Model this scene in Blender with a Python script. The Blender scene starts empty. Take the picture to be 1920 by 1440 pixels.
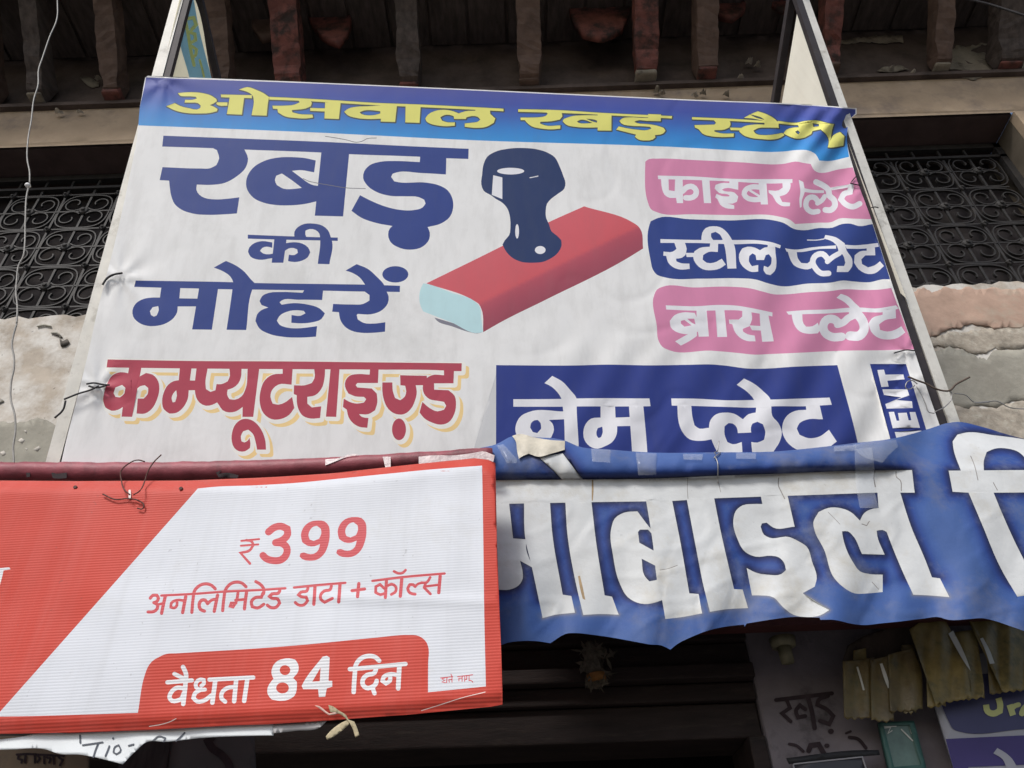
import bpy, bmesh, math, random
import numpy as np
from mathutils import Vector, Matrix, noise
from mathutils.geometry import delaunay_2d_cdt

# ------------------------------------------------------------------ camera, sky, sun, exposure
scene = bpy.context.scene
FPX, PITCH, ROLL = 1450.0, math.radians(39), math.radians(-2.0)
CAM = np.array([0.0, -2.4, 1.6])
_r = np.array([1.0, 0, 0]); _f = np.array([0, math.cos(PITCH), math.sin(PITCH)]); _u = np.cross(_r, _f)
RX = math.cos(ROLL)*_r + math.sin(ROLL)*_u
RY = -math.sin(ROLL)*_r + math.cos(ROLL)*_u
cam_d = bpy.data.cameras.new('camera'); cam = bpy.data.objects.new('camera', cam_d)
scene.collection.objects.link(cam)
cam_d.sensor_fit = 'HORIZONTAL'; cam_d.sensor_width = 36; cam_d.lens = FPX/1920*36
cam_d.clip_start = 0.05; cam_d.clip_end = 500
cam.matrix_world = Matrix(((RX[0], RY[0], -_f[0], CAM[0]), (RX[1], RY[1], -_f[1], CAM[1]), (RX[2], RY[2], -_f[2], CAM[2]), (0, 0, 0, 1)))
scene.camera = cam

SUN_EL, SUN_AZ = math.radians(44), math.radians(-30)      # azimuth measured from straight behind the camera, minus = left
sun_from = Vector((math.sin(SUN_AZ)*math.cos(SUN_EL), -math.cos(SUN_AZ)*math.cos(SUN_EL), math.sin(SUN_EL)))
world = bpy.data.worlds.new('World'); scene.world = world; world.use_nodes = True
nt = world.node_tree; nt.nodes.clear()
sky = nt.nodes.new('ShaderNodeTexSky'); sky.sky_type = 'NISHITA'; sky.sun_disc = False
sky.sun_elevation = SUN_EL; sky.sun_rotation = math.atan2(sun_from.x, sun_from.y)
sky.air_density = 1.0; sky.dust_density = 2.5; sky.ozone_density = 1.0
bg = nt.nodes.new('ShaderNodeBackground'); bg.inputs['Strength'].default_value = 0.115
wo = nt.nodes.new('ShaderNodeOutputWorld')
nt.links.new(sky.outputs[0], bg.inputs[0]); nt.links.new(bg.outputs[0], wo.inputs[0])
sd = bpy.data.lights.new('sun', 'SUN'); sd.energy = 2.0; sd.angle = math.radians(13); sd.color = (1.0, 0.985, 0.96)
sun = bpy.data.objects.new('sun', sd); scene.collection.objects.link(sun)
sun.rotation_euler = sun_from.to_track_quat('Z', 'Y').to_euler(); sun.location = (-4, -8, 10)
vs = scene.view_settings
vs.view_transform = 'Standard'; vs.look = 'None'; vs.gamma = 1; vs.exposure = 0.36; vs.use_curve_mapping = False

# ------------------------------------------------------------------ helpers
random.seed(7)
COL = scene.collection
def lin(c):
    return tuple((x/255/12.92 if x/255 <= 0.04045 else ((x/255+0.055)/1.055)**2.4) for x in c)
def base(c, e):
    """base colour of a print that looks like sRGB c in the photo where white paint receives e"""
    return tuple(min(0.9, x/e) for x in lin(c))
def ray(x, y):
    d = RX*(x-960)/FPX - RY*(y-720)/FPX + _f
    return d
def plane(p0, yaw=0.0, lean=0.0):
    y, l = math.radians(yaw), math.radians(lean)
    return (np.array(p0, float), np.array([math.sin(y)*math.cos(l), -math.cos(y)*math.cos(l), -math.sin(l)]))
class Sheet:
    """a surface in the place: a plane plus folds (metres towards the viewer)"""
    def __init__(s, pl, disp=None): s.p0, s.n = pl; s.disp = disp
    def __call__(s, x, y, off=0.0):
        d = ray(x, y); t = ((s.p0-CAM)@s.n)/(d@s.n)
        a = off + (s.disp(x, y) if s.disp else 0.0)
        if a: t -= a/np.linalg.norm(d)
        return CAM + t*d
def P(s):
    return [tuple(float(v) for v in q.split(',')) for q in s.split()]
def tile(pts, t):
    return [(t[0]+x/t[2], t[1]+y/t[2]) for x, y in pts]
def smooth(pts, closed=True, step=7.0, corner=40):
    pts = [np.array(p, float) for p in pts]
    pts = [p for i, p in enumerate(pts) if i == 0 or np.linalg.norm(p-pts[i-1]) > 0.05]
    if closed and np.linalg.norm(pts[0]-pts[-1]) < 0.05: pts.pop()
    n = len(pts); tan = []
    for i in range(n):
        if not closed and i in (0, n-1): tan.append(None); continue
        a = pts[i]-pts[i-1]; b = pts[(i+1) % n]-pts[i]
        la, lb = np.linalg.norm(a), np.linalg.norm(b); ua, ub = a/la, b/lb
        if math.degrees(math.acos(max(-1, min(1, ua@ub)))) > corner: tan.append(None)
        else:
            v = ua*lb+ub*la; tan.append(v/np.linalg.norm(v))
    out = []
    for i in range(n if closed else n-1):
        p, q = pts[i], pts[(i+1) % n]; L = np.linalg.norm(q-p); u = (q-p)/L
        t0, t1 = tan[i], tan[(i+1) % n]
        out.append(tuple(p))
        if t0 is None and t1 is None: continue
        t0 = u if t0 is None else t0; t1 = u if t1 is None else t1
        k = max(2, min(8, int(L/step)+1))
        for j in range(1, k):
            s = j/k; h0 = 2*s**3-3*s*s+1; h1 = s**3-2*s*s+s; h2 = -2*s**3+3*s*s; h3 = s**3-s*s
            out.append(tuple(h0*p+h1*t0*L+h2*q+h3*t1*L))
    if not closed: out.append(tuple(pts[-1]))
    return out
def area(l):
    a = np.array(l); x, y = a[:, 0], a[:, 1]
    return 0.5*np.sum(x*np.roll(y, -1)-y*np.roll(x, -1))
def ell(cx, cy, rx, ry, n=28):
    return [(cx+rx*math.cos(2*math.pi*i/n), cy+ry*math.sin(2*math.pi*i/n)) for i in range(n)]
def strokepoly(pts, w, cap=True):
    p = [np.array(q, float) for q in pts]; n = len(p); L, Rr = [], []
    for i in range(n):
        a = p[i]-p[i-1] if i else p[1]-p[0]; b = p[i+1]-p[i] if i < n-1 else p[-1]-p[-2]
        a = a/np.linalg.norm(a); b = b/np.linalg.norm(b); m = a+b
        m = m/np.linalg.norm(m) if np.linalg.norm(m) > 1e-6 else b
        nn = np.array([-m[1], m[0]]); k = 1/max(0.6, abs(m@a))
        L.append(p[i]+nn*w/2*k); Rr.append(p[i]-nn*w/2*k)
    out = list(L)
    if cap:
        d = p[-1]-p[-2]; a0 = math.atan2(d[1], d[0])
        out += [p[-1]+w/2*np.array([math.cos(a0+math.pi/2-t), math.sin(a0+math.pi/2-t)]) for t in (0.6, 1.2, 1.9, 2.5)]
    out += Rr[::-1]
    if cap:
        d = p[0]-p[1]; a0 = math.atan2(d[1], d[0])
        out += [p[0]+w/2*np.array([math.cos(a0+math.pi/2-t), math.sin(a0+math.pi/2-t)]) for t in (0.6, 1.2, 1.9, 2.5)]
    return [tuple(q) for q in out]
class Shape:
    """flat artwork traced in photo pixels: outlines, holes, strokes"""
    def __init__(s, t=(0, 0, 1)): s.t = t; s.loops = []
    def o(s, txt, t=None):
        l = smooth(tile(P(txt), t or s.t)); s.loops.append(l if area(l) > 0 else l[::-1]); return s
    def h(s, txt, t=None):
        l = smooth(tile(P(txt), t or s.t)); s.loops.append(l if area(l) < 0 else l[::-1]); return s
    def e(s, cx, cy, rx, ry, hole=False, t=None):
        l = tile(ell(cx, cy, rx, ry), t or s.t); s.loops.append(l[::-1] if hole else l); return s
    def s_(s, w, txt, t=None, cap=True):
        t = t or s.t; l = strokepoly(smooth(tile(P(txt), t), False, 5, 60), w/t[2], cap)
        s.loops.append(l if area(l) > 0 else l[::-1]); return s
    def grown(s, w, dx=0, dy=0):
        """the same artwork with its edge widened by w pixels and shifted"""
        g = Shape(); g.loops = [[(x+dx, y+dy) for x, y in l] for l in s.loops]
        for l in list(g.loops):
            q = [np.array(l[0])]
            for v in l[1:]:
                if np.linalg.norm(np.array(v)-q[-1]) > min(2.5, 0.6*w+0.6): q.append(np.array(v))
            for i in range(len(q)):                       # one convex capsule along every edge
                a_, b_ = q[i], q[(i+1) % len(q)]; d = b_-a_
                if np.linalg.norm(d) < 1e-3: continue
                t = math.atan2(d[1], d[0])
                cp = [tuple(b_+w*np.array([math.cos(t+s), math.sin(t+s)])) for s in (-1.57, -0.78, 0, 0.78, 1.57)]+[tuple(a_+w*np.array([math.cos(t+s), math.sin(t+s)])) for s in (1.57, 2.36, 3.14, 3.93, 4.71)]
                g.loops.append(cp if area(cp) > 0 else cp[::-1])
        return g
def winding(pts, loops):
    w = np.zeros(len(pts))
    for l in loops:
        a = np.array(l); b = np.roll(a, -1, 0); lo, hi = a.min(0), a.max(0)
        idx = np.nonzero((pts[:, 0] >= lo[0]) & (pts[:, 0] <= hi[0]) & (pts[:, 1] >= lo[1]) & (pts[:, 1] <= hi[1]))[0]
        for k in range(0, len(idx), 20000):
            j = idx[k:k+20000]; x, y = pts[j, 0:1], pts[j, 1:2]
            ax, ay, bx, by = a[:, 0], a[:, 1], b[:, 0], b[:, 1]
            up = (ay <= y) & (by > y); dn = (ay > y) & (by <= y)
            cr = (bx-ax)*(y-ay)-(x-ax)*(by-ay)
            w[j] += np.sum(up & (cr > 0), 1)-np.sum(dn & (cr < 0), 1)
    return w
def fill(loops, grid):
    """triangulate the loops (non-zero winding) with inner points every grid pixels"""
    pts, edges = [], []
    for l in loops:
        k = len(pts); pts += [Vector(p) for p in l]
        edges += [(k+i, k+(i+1) % len(l)) for i in range(len(l))]
    al = np.array([p for l in loops for p in l]); lo, hi = al.min(0), al.max(0)
    gx = np.arange(lo[0]+grid*0.37, hi[0], grid); gy = np.arange(lo[1]+grid*0.41, hi[1], grid)
    if len(gx) and len(gy):
        gp = np.array([(x+(grid*0.5 if j % 2 else 0), y) for j, y in enumerate(gy) for x in gx])
        gp = gp[winding(gp, loops) != 0]
        pts += [Vector(p) for p in gp]
    v, e, f, *_ = delaunay_2d_cdt(pts, edges, [], 0, 1e-4)
    va = np.array([tuple(p) for p in v]); fa = np.array([tuple(t) for t in f if len(t) == 3])
    ok = winding(va[fa].mean(1), loops) != 0
    fa = fa[ok]
    used = np.unique(fa); mp = -np.ones(len(va), int); mp[used] = np.arange(len(used))
    va, fa = va[used], mp[fa]
    out = []
    for t in fa:
        a, b, c = va[t[0]], va[t[1]], va[t[2]]
        out.append(tuple(t) if (b[0]-a[0])*(c[1]-a[1])-(b[1]-a[1])*(c[0]-a[0]) < 0 else tuple(t[::-1]))
    return va, out
def mk(name, verts, faces, mat, parent=None, sm=False, attr=None):
    v = np.array(verts, float); lo, hi = v.min(0), v.max(0)
    o = np.array([(lo[0]+hi[0])/2, (lo[1]+hi[1])/2, lo[2]])
    me = bpy.data.meshes.new(name); me.from_pydata([tuple(p) for p in v-o], [], [tuple(int(i) for i in f) for f in faces])
    if sm: me.polygons.foreach_set('use_smooth', [True]*len(me.polygons))
    if attr is not None:
        at = me.attributes.new('tone', 'FLOAT', 'POINT'); at.data.foreach_set('value', [float(a) for a in attr])
    me.materials.append(mat); me.update()
    ob = bpy.data.objects.new(name, me); COL.objects.link(ob)
    wl = Vector(o)
    if parent is not None:
        ob.parent = parent; ob.location = wl-WL[parent.name]
    else: ob.location = wl
    WL[ob.name] = wl
    return ob
WL = {}
def thing(name, loc, label, cat, group=None):
    o = bpy.data.objects.new(name, None); COL.objects.link(o); o.location = loc; o.empty_display_size = 0.1
    WL[o.name] = Vector(loc); return tag(o, label, cat, group)
def tag(o, label, cat, group=None):
    o['label'] = label; o['category'] = cat
    if group: o['group'] = group
    return o
def sheetmesh(name, shape, sheet, off, mat, parent=None, grid=9, tone=None, thick=0):
    loops = shape.loops if isinstance(shape, Shape) else shape
    va, fa = fill(loops, grid)
    ob = mk(name, [sheet(x, y, off) for x, y in va], fa, mat, parent, True, None if tone is None else [tone(x, y) for x, y in va])
    if thick:
        m = ob.modifiers.new('thickness', 'SOLIDIFY'); m.thickness = thick; m.offset = -1
    return ob
def printed(sheet, layers, grid, parent, off=0.0):
    """flat print: the sheet is cut along the artwork, so every layer lies in the sheet itself.
    layers: (name, Shape, material, tone function or None, label or None); the first is the sheet"""
    pts, edges = [], []
    for i, (nm, sh, m, tn, lb) in enumerate(layers):
        if len(sh.loops) > 60 and sum(len(l) for l in sh.loops)/len(sh.loops) < 40:     # widened artwork: use its union outline
            va, fa = fill(sh.loops, 400); cnt = {}
            for t in fa:
                for e in ((t[0], t[1]), (t[1], t[2]), (t[2], t[0])):
                    e = (min(e), max(e)); cnt[e] = cnt.get(e, 0)+1
            k = len(pts); pts += [Vector(p) for p in va]; edges += [(k+e[0], k+e[1]) for e, c in cnt.items() if c == 1]
        else:
            for l in sh.loops:
                k = len(pts); pts += [Vector(p) for p in l]; edges += [(k+j, k+(j+1) % len(l)) for j in range(len(l))]
    bl = layers[0][1].loops; al = np.array([p for l in bl for p in l]); lo, hi = al.min(0), al.max(0)
    gp = np.array([(x+(grid*0.5 if j % 2 else 0), y) for j, y in enumerate(np.arange(lo[1]+grid*.41, hi[1], grid)) for x in np.arange(lo[0]+grid*.37, hi[0], grid)])
    gp = gp[winding(gp, bl) != 0]; pts += [Vector(p) for p in gp]
    v, e, f, *_ = delaunay_2d_cdt(pts, edges, [], 0, 1e-4)
    va = np.array([tuple(p) for p in v]); fa = np.array([tuple(t) for t in f if len(t) == 3]); c = va[fa].mean(1)
    top = np.where(winding(c, bl) != 0, 0, -1)
    for i, L in enumerate(layers[1:], 1): top[(winding(c, L[1].loops) != 0) & (top >= 0)] = i
    fa, top = fa[top >= 0], top[top >= 0]
    a, b, cc = va[fa[:, 0]], va[fa[:, 1]], va[fa[:, 2]]
    fl = ((b-a)[:, 0]*(cc-a)[:, 1]-(b-a)[:, 1]*(cc-a)[:, 0]) > 0; fa[fl] = fa[fl][:, ::-1]
    W = np.zeros((len(va), 3)); used = np.unique(fa)
    for i in used: W[i] = sheet(va[i, 0], va[i, 1], off)
    fn = np.cross(W[fa[:, 1]]-W[fa[:, 0]], W[fa[:, 2]]-W[fa[:, 0]]); vn = np.zeros_like(W)
    for k in range(3): np.add.at(vn, fa[:, k], fn)
    vn /= np.maximum(1e-12, np.linalg.norm(vn, axis=1, keepdims=True))
    for i, (nm, sh, m, tn, lb) in enumerate(layers):
        q = fa[top == i]
        if not len(q): continue
        u = np.unique(q); mp = np.zeros(len(va), int); mp[u] = np.arange(len(u))
        ob = mk(nm, W[u], mp[q], m, parent, True, None if tn is None else [tn(*va[j]) for j in u])
        ob.data.normals_split_custom_set_from_vertices([tuple(n) for n in vn[u]])
        if lb: ob['label'] = lb
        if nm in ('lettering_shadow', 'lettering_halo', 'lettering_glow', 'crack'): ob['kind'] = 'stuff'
class Layers(list):
    def __call__(s, name, shape, sheet, off, mat, parent, grid=0, tone=None, thick=0): s.append((off, name, shape, mat, tone))
    def build(s, sheet, grid, parent, off=0.0):
        printed(sheet, [(n, sh, m, t, None) for o, n, sh, m, t in sorted(s, key=lambda q: q[0])], grid, parent, off)
def cat(*shapes):
    g = Shape(); g.loops = [l for s in shapes for l in s.loops]; return g
def boxv(x0, x1, y0, y1, z0, z1):
    v = [(x, y, z) for x in (x0, x1) for y in (y0, y1) for z in (z0, z1)]
    return v, [(0, 1, 3, 2), (4, 6, 7, 5), (0, 4, 5, 1), (2, 3, 7, 6), (0, 2, 6, 4), (1, 5, 7, 3)]
def box(name, x0, x1, y0, y1, z0, z1, mat, parent=None, bev=0.004):
    v, f = boxv(x0, x1, y0, y1, z0, z1); ob = mk(name, v, f, mat, parent)
    if bev:
        m = ob.modifiers.new('bevel', 'BEVEL'); m.width = bev; m.segments = 2
    return ob
def tubev(path, rad, n=8, cap=True):
    p = [np.array(q, float) for q in path]; vs_, fs = [], []
    up = np.array([0.13, 0.31, 0.94])
    for i, q in enumerate(p):
        d = p[min(i+1, len(p)-1)]-p[max(i-1, 0)]; d = d/np.linalg.norm(d)
        a = np.cross(d, up); a = a/np.linalg.norm(a); b = np.cross(d, a)
        r = rad[i] if hasattr(rad, '__len__') else rad
        for k in range(n):
            t = 2*math.pi*k/n; vs_.append(q+r*(math.cos(t)*a+math.sin(t)*b))
        if i:
            for k in range(n):
                fs.append(((i-1)*n+k, (i-1)*n+(k+1) % n, i*n+(k+1) % n, i*n+k))
    if cap:
        fs.append(tuple(range(n))[::-1]); fs.append(tuple((len(p)-1)*n+k for k in range(n)))
    return vs_, fs
def tube(name, path, rad, mat, parent=None, n=8):
    v, f = tubev(path, rad, n); return mk(name, v, f, mat, parent, True)
def beam(name, a, b, prof, side, mat, parent=None):
    """extrude a profile [(across, depth)] from a to b; across follows side"""
    a, b, side = np.array(a, float), np.array(b, float), np.array(side, float)
    d = (b-a)/np.linalg.norm(b-a); side = side-d*(side@d); side /= np.linalg.norm(side); dep = np.cross(d, side)
    n = len(prof); v = [q+side*s+dep*t for q in (a, b) for s, t in prof]
    f = [(i, (i+1) % n, n+(i+1) % n, n+i) for i in range(n)]+[tuple(range(n))[::-1], tuple(range(n, 2*n))]
    ob = mk(name, v, f, mat, parent)
    bm = bmesh.new(); bm.from_mesh(ob.data); bmesh.ops.recalc_face_normals(bm, faces=bm.faces); bm.to_mesh(ob.data); bm.free()
    return ob

# ------------------------------------------------------------------ materials
def material(name, col, rough=0.6, spec=0.3, var=0.06, vscale=6.0, dirt=None, dirt_amt=0.0, dirt_scale=3.0, dirt_thr=0.55,
             stretch=(1, 1, 1), bump=0.0, bscale=60.0, streak=0.0, streakcol=(0.3, 0.29, 0.26), metal=0.0, ramp=None, flute=0.0, trans=0.0, fleck=0.0):
    m = bpy.data.materials.new(name); m.use_nodes = True; N = m.node_tree.nodes; Lk = m.node_tree.links
    b = N['Principled BSDF']; b.inputs['Roughness'].default_value = rough
    b.inputs['Specular IOR Level'].default_value = spec; b.inputs['Metallic'].default_value = metal
    geo = N.new('ShaderNodeNewGeometry')
    def mapped(sc):
        mp = N.new('ShaderNodeMapping'); mp.inputs['Scale'].default_value = sc; Lk.new(geo.outputs['Position'], mp.inputs['Vector']); return mp.outputs[0]
    def nz(sc, scale, det=5, ro=0.6):
        t = N.new('ShaderNodeTexNoise'); t.inputs['Scale'].default_value = scale; t.inputs['Detail'].default_value = det; t.inputs['Roughness'].default_value = ro
        Lk.new(mapped(sc), t.inputs['Vector']); return t.outputs['Fac']
    def mix(a, bb, fac, mode='MIX'):
        x = N.new('ShaderNodeMix'); x.data_type = 'RGBA'; x.blend_type = mode
        for sock, val in ((x.inputs[6], a), (x.inputs[7], bb)):
            if isinstance(val, tuple): sock.default_value = (*val[:3], 1)
            else: Lk.new(val, sock)
        if isinstance(fac, float): x.inputs[0].default_value = fac
        else: Lk.new(fac, x.inputs[0])
        return x.outputs[2]
    def rng(v, a, bb, c, d):
        r = N.new('ShaderNodeMapRange'); r.inputs[1].default_value = a; r.inputs[2].default_value = bb; r.inputs[3].default_value = c; r.inputs[4].default_value = d
        Lk.new(v, r.inputs[0]); return r.outputs[0]
    cur = tuple(col)
    if ramp:
        at = N.new('ShaderNodeAttribute'); at.attribute_name = 'tone'
        cr = N.new('ShaderNodeValToRGB'); Lk.new(at.outputs['Fac'], cr.inputs[0])
        cr.color_ramp.elements[0].color = (*ramp[0], 1); cr.color_ramp.elements[1].color = (*ramp[-1], 1)
        for i, c in enumerate(ramp[1:-1], 1):
            e = cr.color_ramp.elements.new(i/(len(ramp)-1)); e.color = (*c, 1)
        cur = cr.outputs[0]
    if var:
        g = rng(nz(stretch, vscale), 0.3, 0.7, 1-var, 1+var)
        cx = N.new('ShaderNodeCombineColor')
        for i in range(3): Lk.new(g, cx.inputs[i])
        cur = mix(cur, cx.outputs[0], 1.0, 'MULTIPLY')
    if dirt is not None:
        cur = mix(cur, tuple(dirt), rng(nz(stretch, dirt_scale, 8, 0.7), dirt_thr, dirt_thr+0.15, 0.0, dirt_amt))
    if streak:
        cur = mix(cur, tuple(streakcol), rng(nz((9, 9, 0.35), 2.2, 6, 0.65), 0.45, 0.75, 0.0, streak))
    if fleck:
        cur = mix(cur, (0.1, 0.09, 0.08), rng(nz((1, 1, 1), 55, 2, 0.5), 0.72, 0.76, 0.0, fleck))
    if isinstance(cur, tuple): b.inputs['Base Color'].default_value = (*cur, 1)
    else: Lk.new(cur, b.inputs['Base Color'])
    hgt = None
    if bump: hgt = nz(stretch, bscale, 6, 0.65)
    if flute:
        wv = N.new('ShaderNodeTexWave'); wv.wave_type = 'BANDS'; wv.bands_direction = 'Z'; wv.inputs['Scale'].default_value = flute
        wv.inputs['Distortion'].default_value = 0.6; wv.inputs['Detail'].default_value = 1
        Lk.new(mapped((0.06, 0.06, 1)), wv.inputs['Vector']); hgt = wv.outputs['Fac']; bump = bump or 0.3
    if hgt is not None:
        bp = N.new('ShaderNodeBump'); bp.inputs['Strength'].default_value = min(1, bump); bp.inputs['Distance'].default_value = 0.004
        Lk.new(hgt, bp.inputs['Height']); Lk.new(bp.outputs[0], b.inputs['Normal'])
    if trans:
        tr = N.new('ShaderNodeBsdfTranslucent'); ms = N.new('ShaderNodeMixShader'); ms.inputs[0].default_value = trans
        if isinstance(cur, tuple): tr.inputs[0].default_value = (*cur, 1)
        else: Lk.new(cur, tr.inputs[0])
        Lk.new(b.outputs[0], ms.inputs[1]); Lk.new(tr.outputs[0], ms.inputs[2]); Lk.new(ms.outputs[0], N['Material Output'].inputs[0])
    return m

# ------------------------------------------------------------------ setting: street, old building
M_ground = material('street', (0.11, 0.105, 0.10), 0.9, 0.2, 0.15, 2.0, (0.12, 0.11, 0.1), 0.6, 0.8, bump=0.4, bscale=40)
g = mk('street', [(-60, -60, 0), (60, -60, 0), (60, 60, 0), (-60, 60, 0)], [(0, 1, 2, 3)], M_ground); g['kind'] = 'structure'

M_plaster = material('old_plaster', (0.41, 0.36, 0.30), 0.92, 0.1, 0.2, 7, (0.62, 0.60, 0.56), 0.95, 2.6, 0.43, bump=0.9, bscale=26, fleck=0.7)
M_greycoat = material('grey_coat', (0.31, 0.295, 0.25), 0.92, 0.1, 0.16, 9, (0.24, 0.225, 0.19), 0.7, 5, 0.5, bump=0.9, bscale=40, fleck=0.4)
M_rubble = material('rubble_coat', (0.35, 0.31, 0.255), 0.92, 0.1, 0.3, 22, (0.5, 0.47, 0.40), 0.8, 16, 0.52, bump=1.0, bscale=45)
M_pink = material('pink_distemper', (0.42, 0.295, 0.23), 0.9, 0.1, 0.16, 9, (0.40, 0.335, 0.265), 0.85, 6, 0.5, bump=0.7, bscale=40)
M_band = material('brown_distemper', (0.40, 0.31, 0.22), 0.9, 0.1, 0.12, 4, (0.22, 0.18, 0.15), 0.7, 2.5, 0.5, bump=0.5, bscale=30)
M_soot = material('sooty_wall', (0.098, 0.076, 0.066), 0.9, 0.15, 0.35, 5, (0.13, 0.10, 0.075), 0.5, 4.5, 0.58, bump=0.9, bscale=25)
M_patch = material('pale_flaking_plaster', (0.26, 0.23, 0.18), 0.9, 0.1, 0.25, 9, (0.07, 0.06, 0.05), 0.9, 7, 0.52, bump=0.9, bscale=40)
M_timber = material('dark_timber', (0.085, 0.068, 0.06), 0.75, 0.25, 0.4, 6, (0.10, 0.08, 0.06), 0.6, 9, 0.6, stretch=(4, 1, 4), bump=0.6, bscale=30)
M_redwood = material('red_painted_wood', (0.20, 0.075, 0.06), 0.7, 0.25, 0.3, 9, (0.035, 0.03, 0.027), 0.9, 7, 0.46, bump=0.7, bscale=40)
M_brownwood = material('brown_painted_wood', (0.135, 0.09, 0.07), 0.75, 0.25, 0.3, 9, (0.17, 0.12, 0.085), 0.8, 9, 0.58, bump=0.7, bscale=40)
M_iron = material('black_iron', (0.025, 0.023, 0.022), 0.65, 0.35, 0.3, 30, (0.05, 0.042, 0.034), 0.5, 12, 0.55)
M_dark = material('dark_room', (0.012, 0.011, 0.012), 0.9, 0.05, 0.2, 3)
M_reveal = material('reveal_paint', (0.10, 0.07, 0.065), 0.9, 0.1, 0.2, 6, (0.10, 0.08, 0.07), 0.5, 6, 0.55)
M_cream = material('cream_jamb', (0.13, 0.11, 0.085), 0.9, 0.1, 0.2, 6)

WY = 0.75
M_shut = material('dusty_shutter', (0.034, 0.030, 0.031), 0.9, 0.1, 0.3, 6, (0.05, 0.042, 0.036), 0.5, 4, 0.5)
DT = bpy.data.textures.new('wear', 'CLOUDS'); DT.noise_scale = 0.05; DT.noise_depth = 3
def wallpt(px, py, y=WY):
    d = ray(px, py); t = (y-CAM[1])/d[1]; return CAM+t*d
bld = thing('old_building', (0, 1.2, 0), 'weathered two storey building with iron window grilles behind the hanging signs', 'building')
Z_SILL, Z_HEAD, Z_LEDGE, Z_SOF = 4.77, 6.47, 6.95, 7.73
jamb_x = float(wallpt(1897, 212)[0])
wins = [(-4.2, -1.05), (1.15, jamb_x)]
def wallmesh(name, outer, holes, mat, y, amp, grid, parent):
    loops = [[(x, -z) for x, z in outer]]
    if area(loops[0]) < 0: loops[0].reverse()
    for h in holes:
        l = [(x, -z) for x, z in h]; loops.append(l if area(l) < 0 else l[::-1])
    va, fa = fill(loops, grid); v = []
    for x, z in va:
        d = amp*(noise.noise((x*3.1, z*3.1, 1.7))+0.5*noise.noise((x*9, z*9, 4.1)))
        v.append((x, y+d, -z))
    return mk(name, v, fa, mat, parent, True)
def ragged(x0, x1, z, n, amp, seed):
    r = random.Random(seed); return [(x0+(x1-x0)*i/n, z+r.uniform(-amp, amp)) for i in range(n+1)]
holes = []
for i, (a, b) in enumerate(wins):
    sill = ragged(a, b, Z_SILL, 46, 0.014, 40+i)
    holes.append(sill+[(b, Z_HEAD), (a, Z_HEAD)])
wallmesh('wall', [(-5.5, 2.72), (5.5, 2.72), (5.5, Z_HEAD+0.004), (-5.5, Z_HEAD+0.004)], [[(x, min(z, Z_HEAD+0.002)) for x, z in h] if False else h[:-2]+[(h[-2][0], Z_HEAD+0.004), (h[-1][0], Z_HEAD+0.004)] for h in holes], M_plaster, WY, 0.006, 0.07, bld)
wallmesh('lintel_band', [(-5.5, Z_HEAD), (5.5, Z_HEAD), (5.5, Z_LEDGE), (-5.5, Z_LEDGE)], [], M_band, WY-0.008, 0.006, 0.08, bld)
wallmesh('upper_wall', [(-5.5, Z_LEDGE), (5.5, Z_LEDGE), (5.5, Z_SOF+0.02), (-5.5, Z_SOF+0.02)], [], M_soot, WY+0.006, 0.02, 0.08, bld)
# brown jamb face right of the window down to the sill
box('jamb_strip', jamb_x+0.0, jamb_x+0.16, WY-0.022, WY+0.05, Z_SILL+0.02, Z_HEAD, M_band, bld)
v, f = boxv(-5.5, 5.5, WY-0.05, WY+0.02, Z_LEDGE-0.012, Z_LEDGE+0.03)
led = mk('ledge', v, f, M_soot, bld)
box('soffit', -5.5, 5.5, -0.30, 1.4, Z_SOF, Z_SOF+0.12, M_timber, bld)
box('eave_board', -5.5, 5.5, -0.34, -0.295, Z_SOF-0.10, Z_SOF+0.16, M_timber, bld)
for x in np.arange(-5.2, 5.3, 0.31):           # planks of the soffit
    box('plank', x, x+0.285, -0.28, 0.74, Z_SOF-0.022, Z_SOF-0.002, M_timber, bld, 0.003)
# plaster coats of other colours: raised layers with broken edges
def coat(name, px, off, mat, ylvl=WY, t=(0, 0, 1), rough=3.0, grid=14, seed=1):
    r = random.Random(seed); l = smooth(tile(P(px), t), True, 5); q = []
    for i, (x, y) in enumerate(l):
        q.append((x+r.uniform(-rough, rough)*0.6, y+r.uniform(-rough, rough)*0.8+7*noise.noise((x*0.035, y*0.035, seed))))
    if area(q) < 0: q.reverse()
    sh = Sheet(plane((0, ylvl, 5)), lambda x, y: off*0.6+0.003*noise.noise((x*0.03, y*0.03, seed)))
    return sheetmesh(name, [q], sh, 0.0075, mat, bld, grid, thick=0.005)
coat('grey_coat', '-60,795 15,790 60,787 95,786 110,796 170,800 400,800 400,1000 -60,1000', 0.004, M_greycoat, seed=3)
coat('pink_coat', '1080,985 1160,975 1250,985 1300,962 1500,968 1700,960 2100,980 2100,1230 1760,1250 1500,1240 1400,1262 1300,1300 1180,1330 1000,1330 900,1100', 0.004, M_pink, t=(1440, 300, 4), seed=5)
coat('rubble_coat', '1150,1345 1300,1310 1500,1268 1700,1255 2100,1240 2100,1420 1900,1418 1700,1410 1660,1450 1560,1450 1340,1395 1200,1420', 0.0, M_rubble, t=(1440, 300, 4), seed=8)
coat('grey_coat', '1100,430 1200,400 1340,366 1560,425 1640,445 1690,386 2100,400 2100,760 1900,775 1600,810 1300,810 1000,800', 0.002, M_greycoat, t=(1440, 560, 4), seed=9)
coat('rubble_coat', '1200,830 1400,812 1600,815 1900,782 2100,780 2100,1200 1200,1200', 0.006, M_rubble, t=(1440, 560, 4), seed=10)
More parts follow.
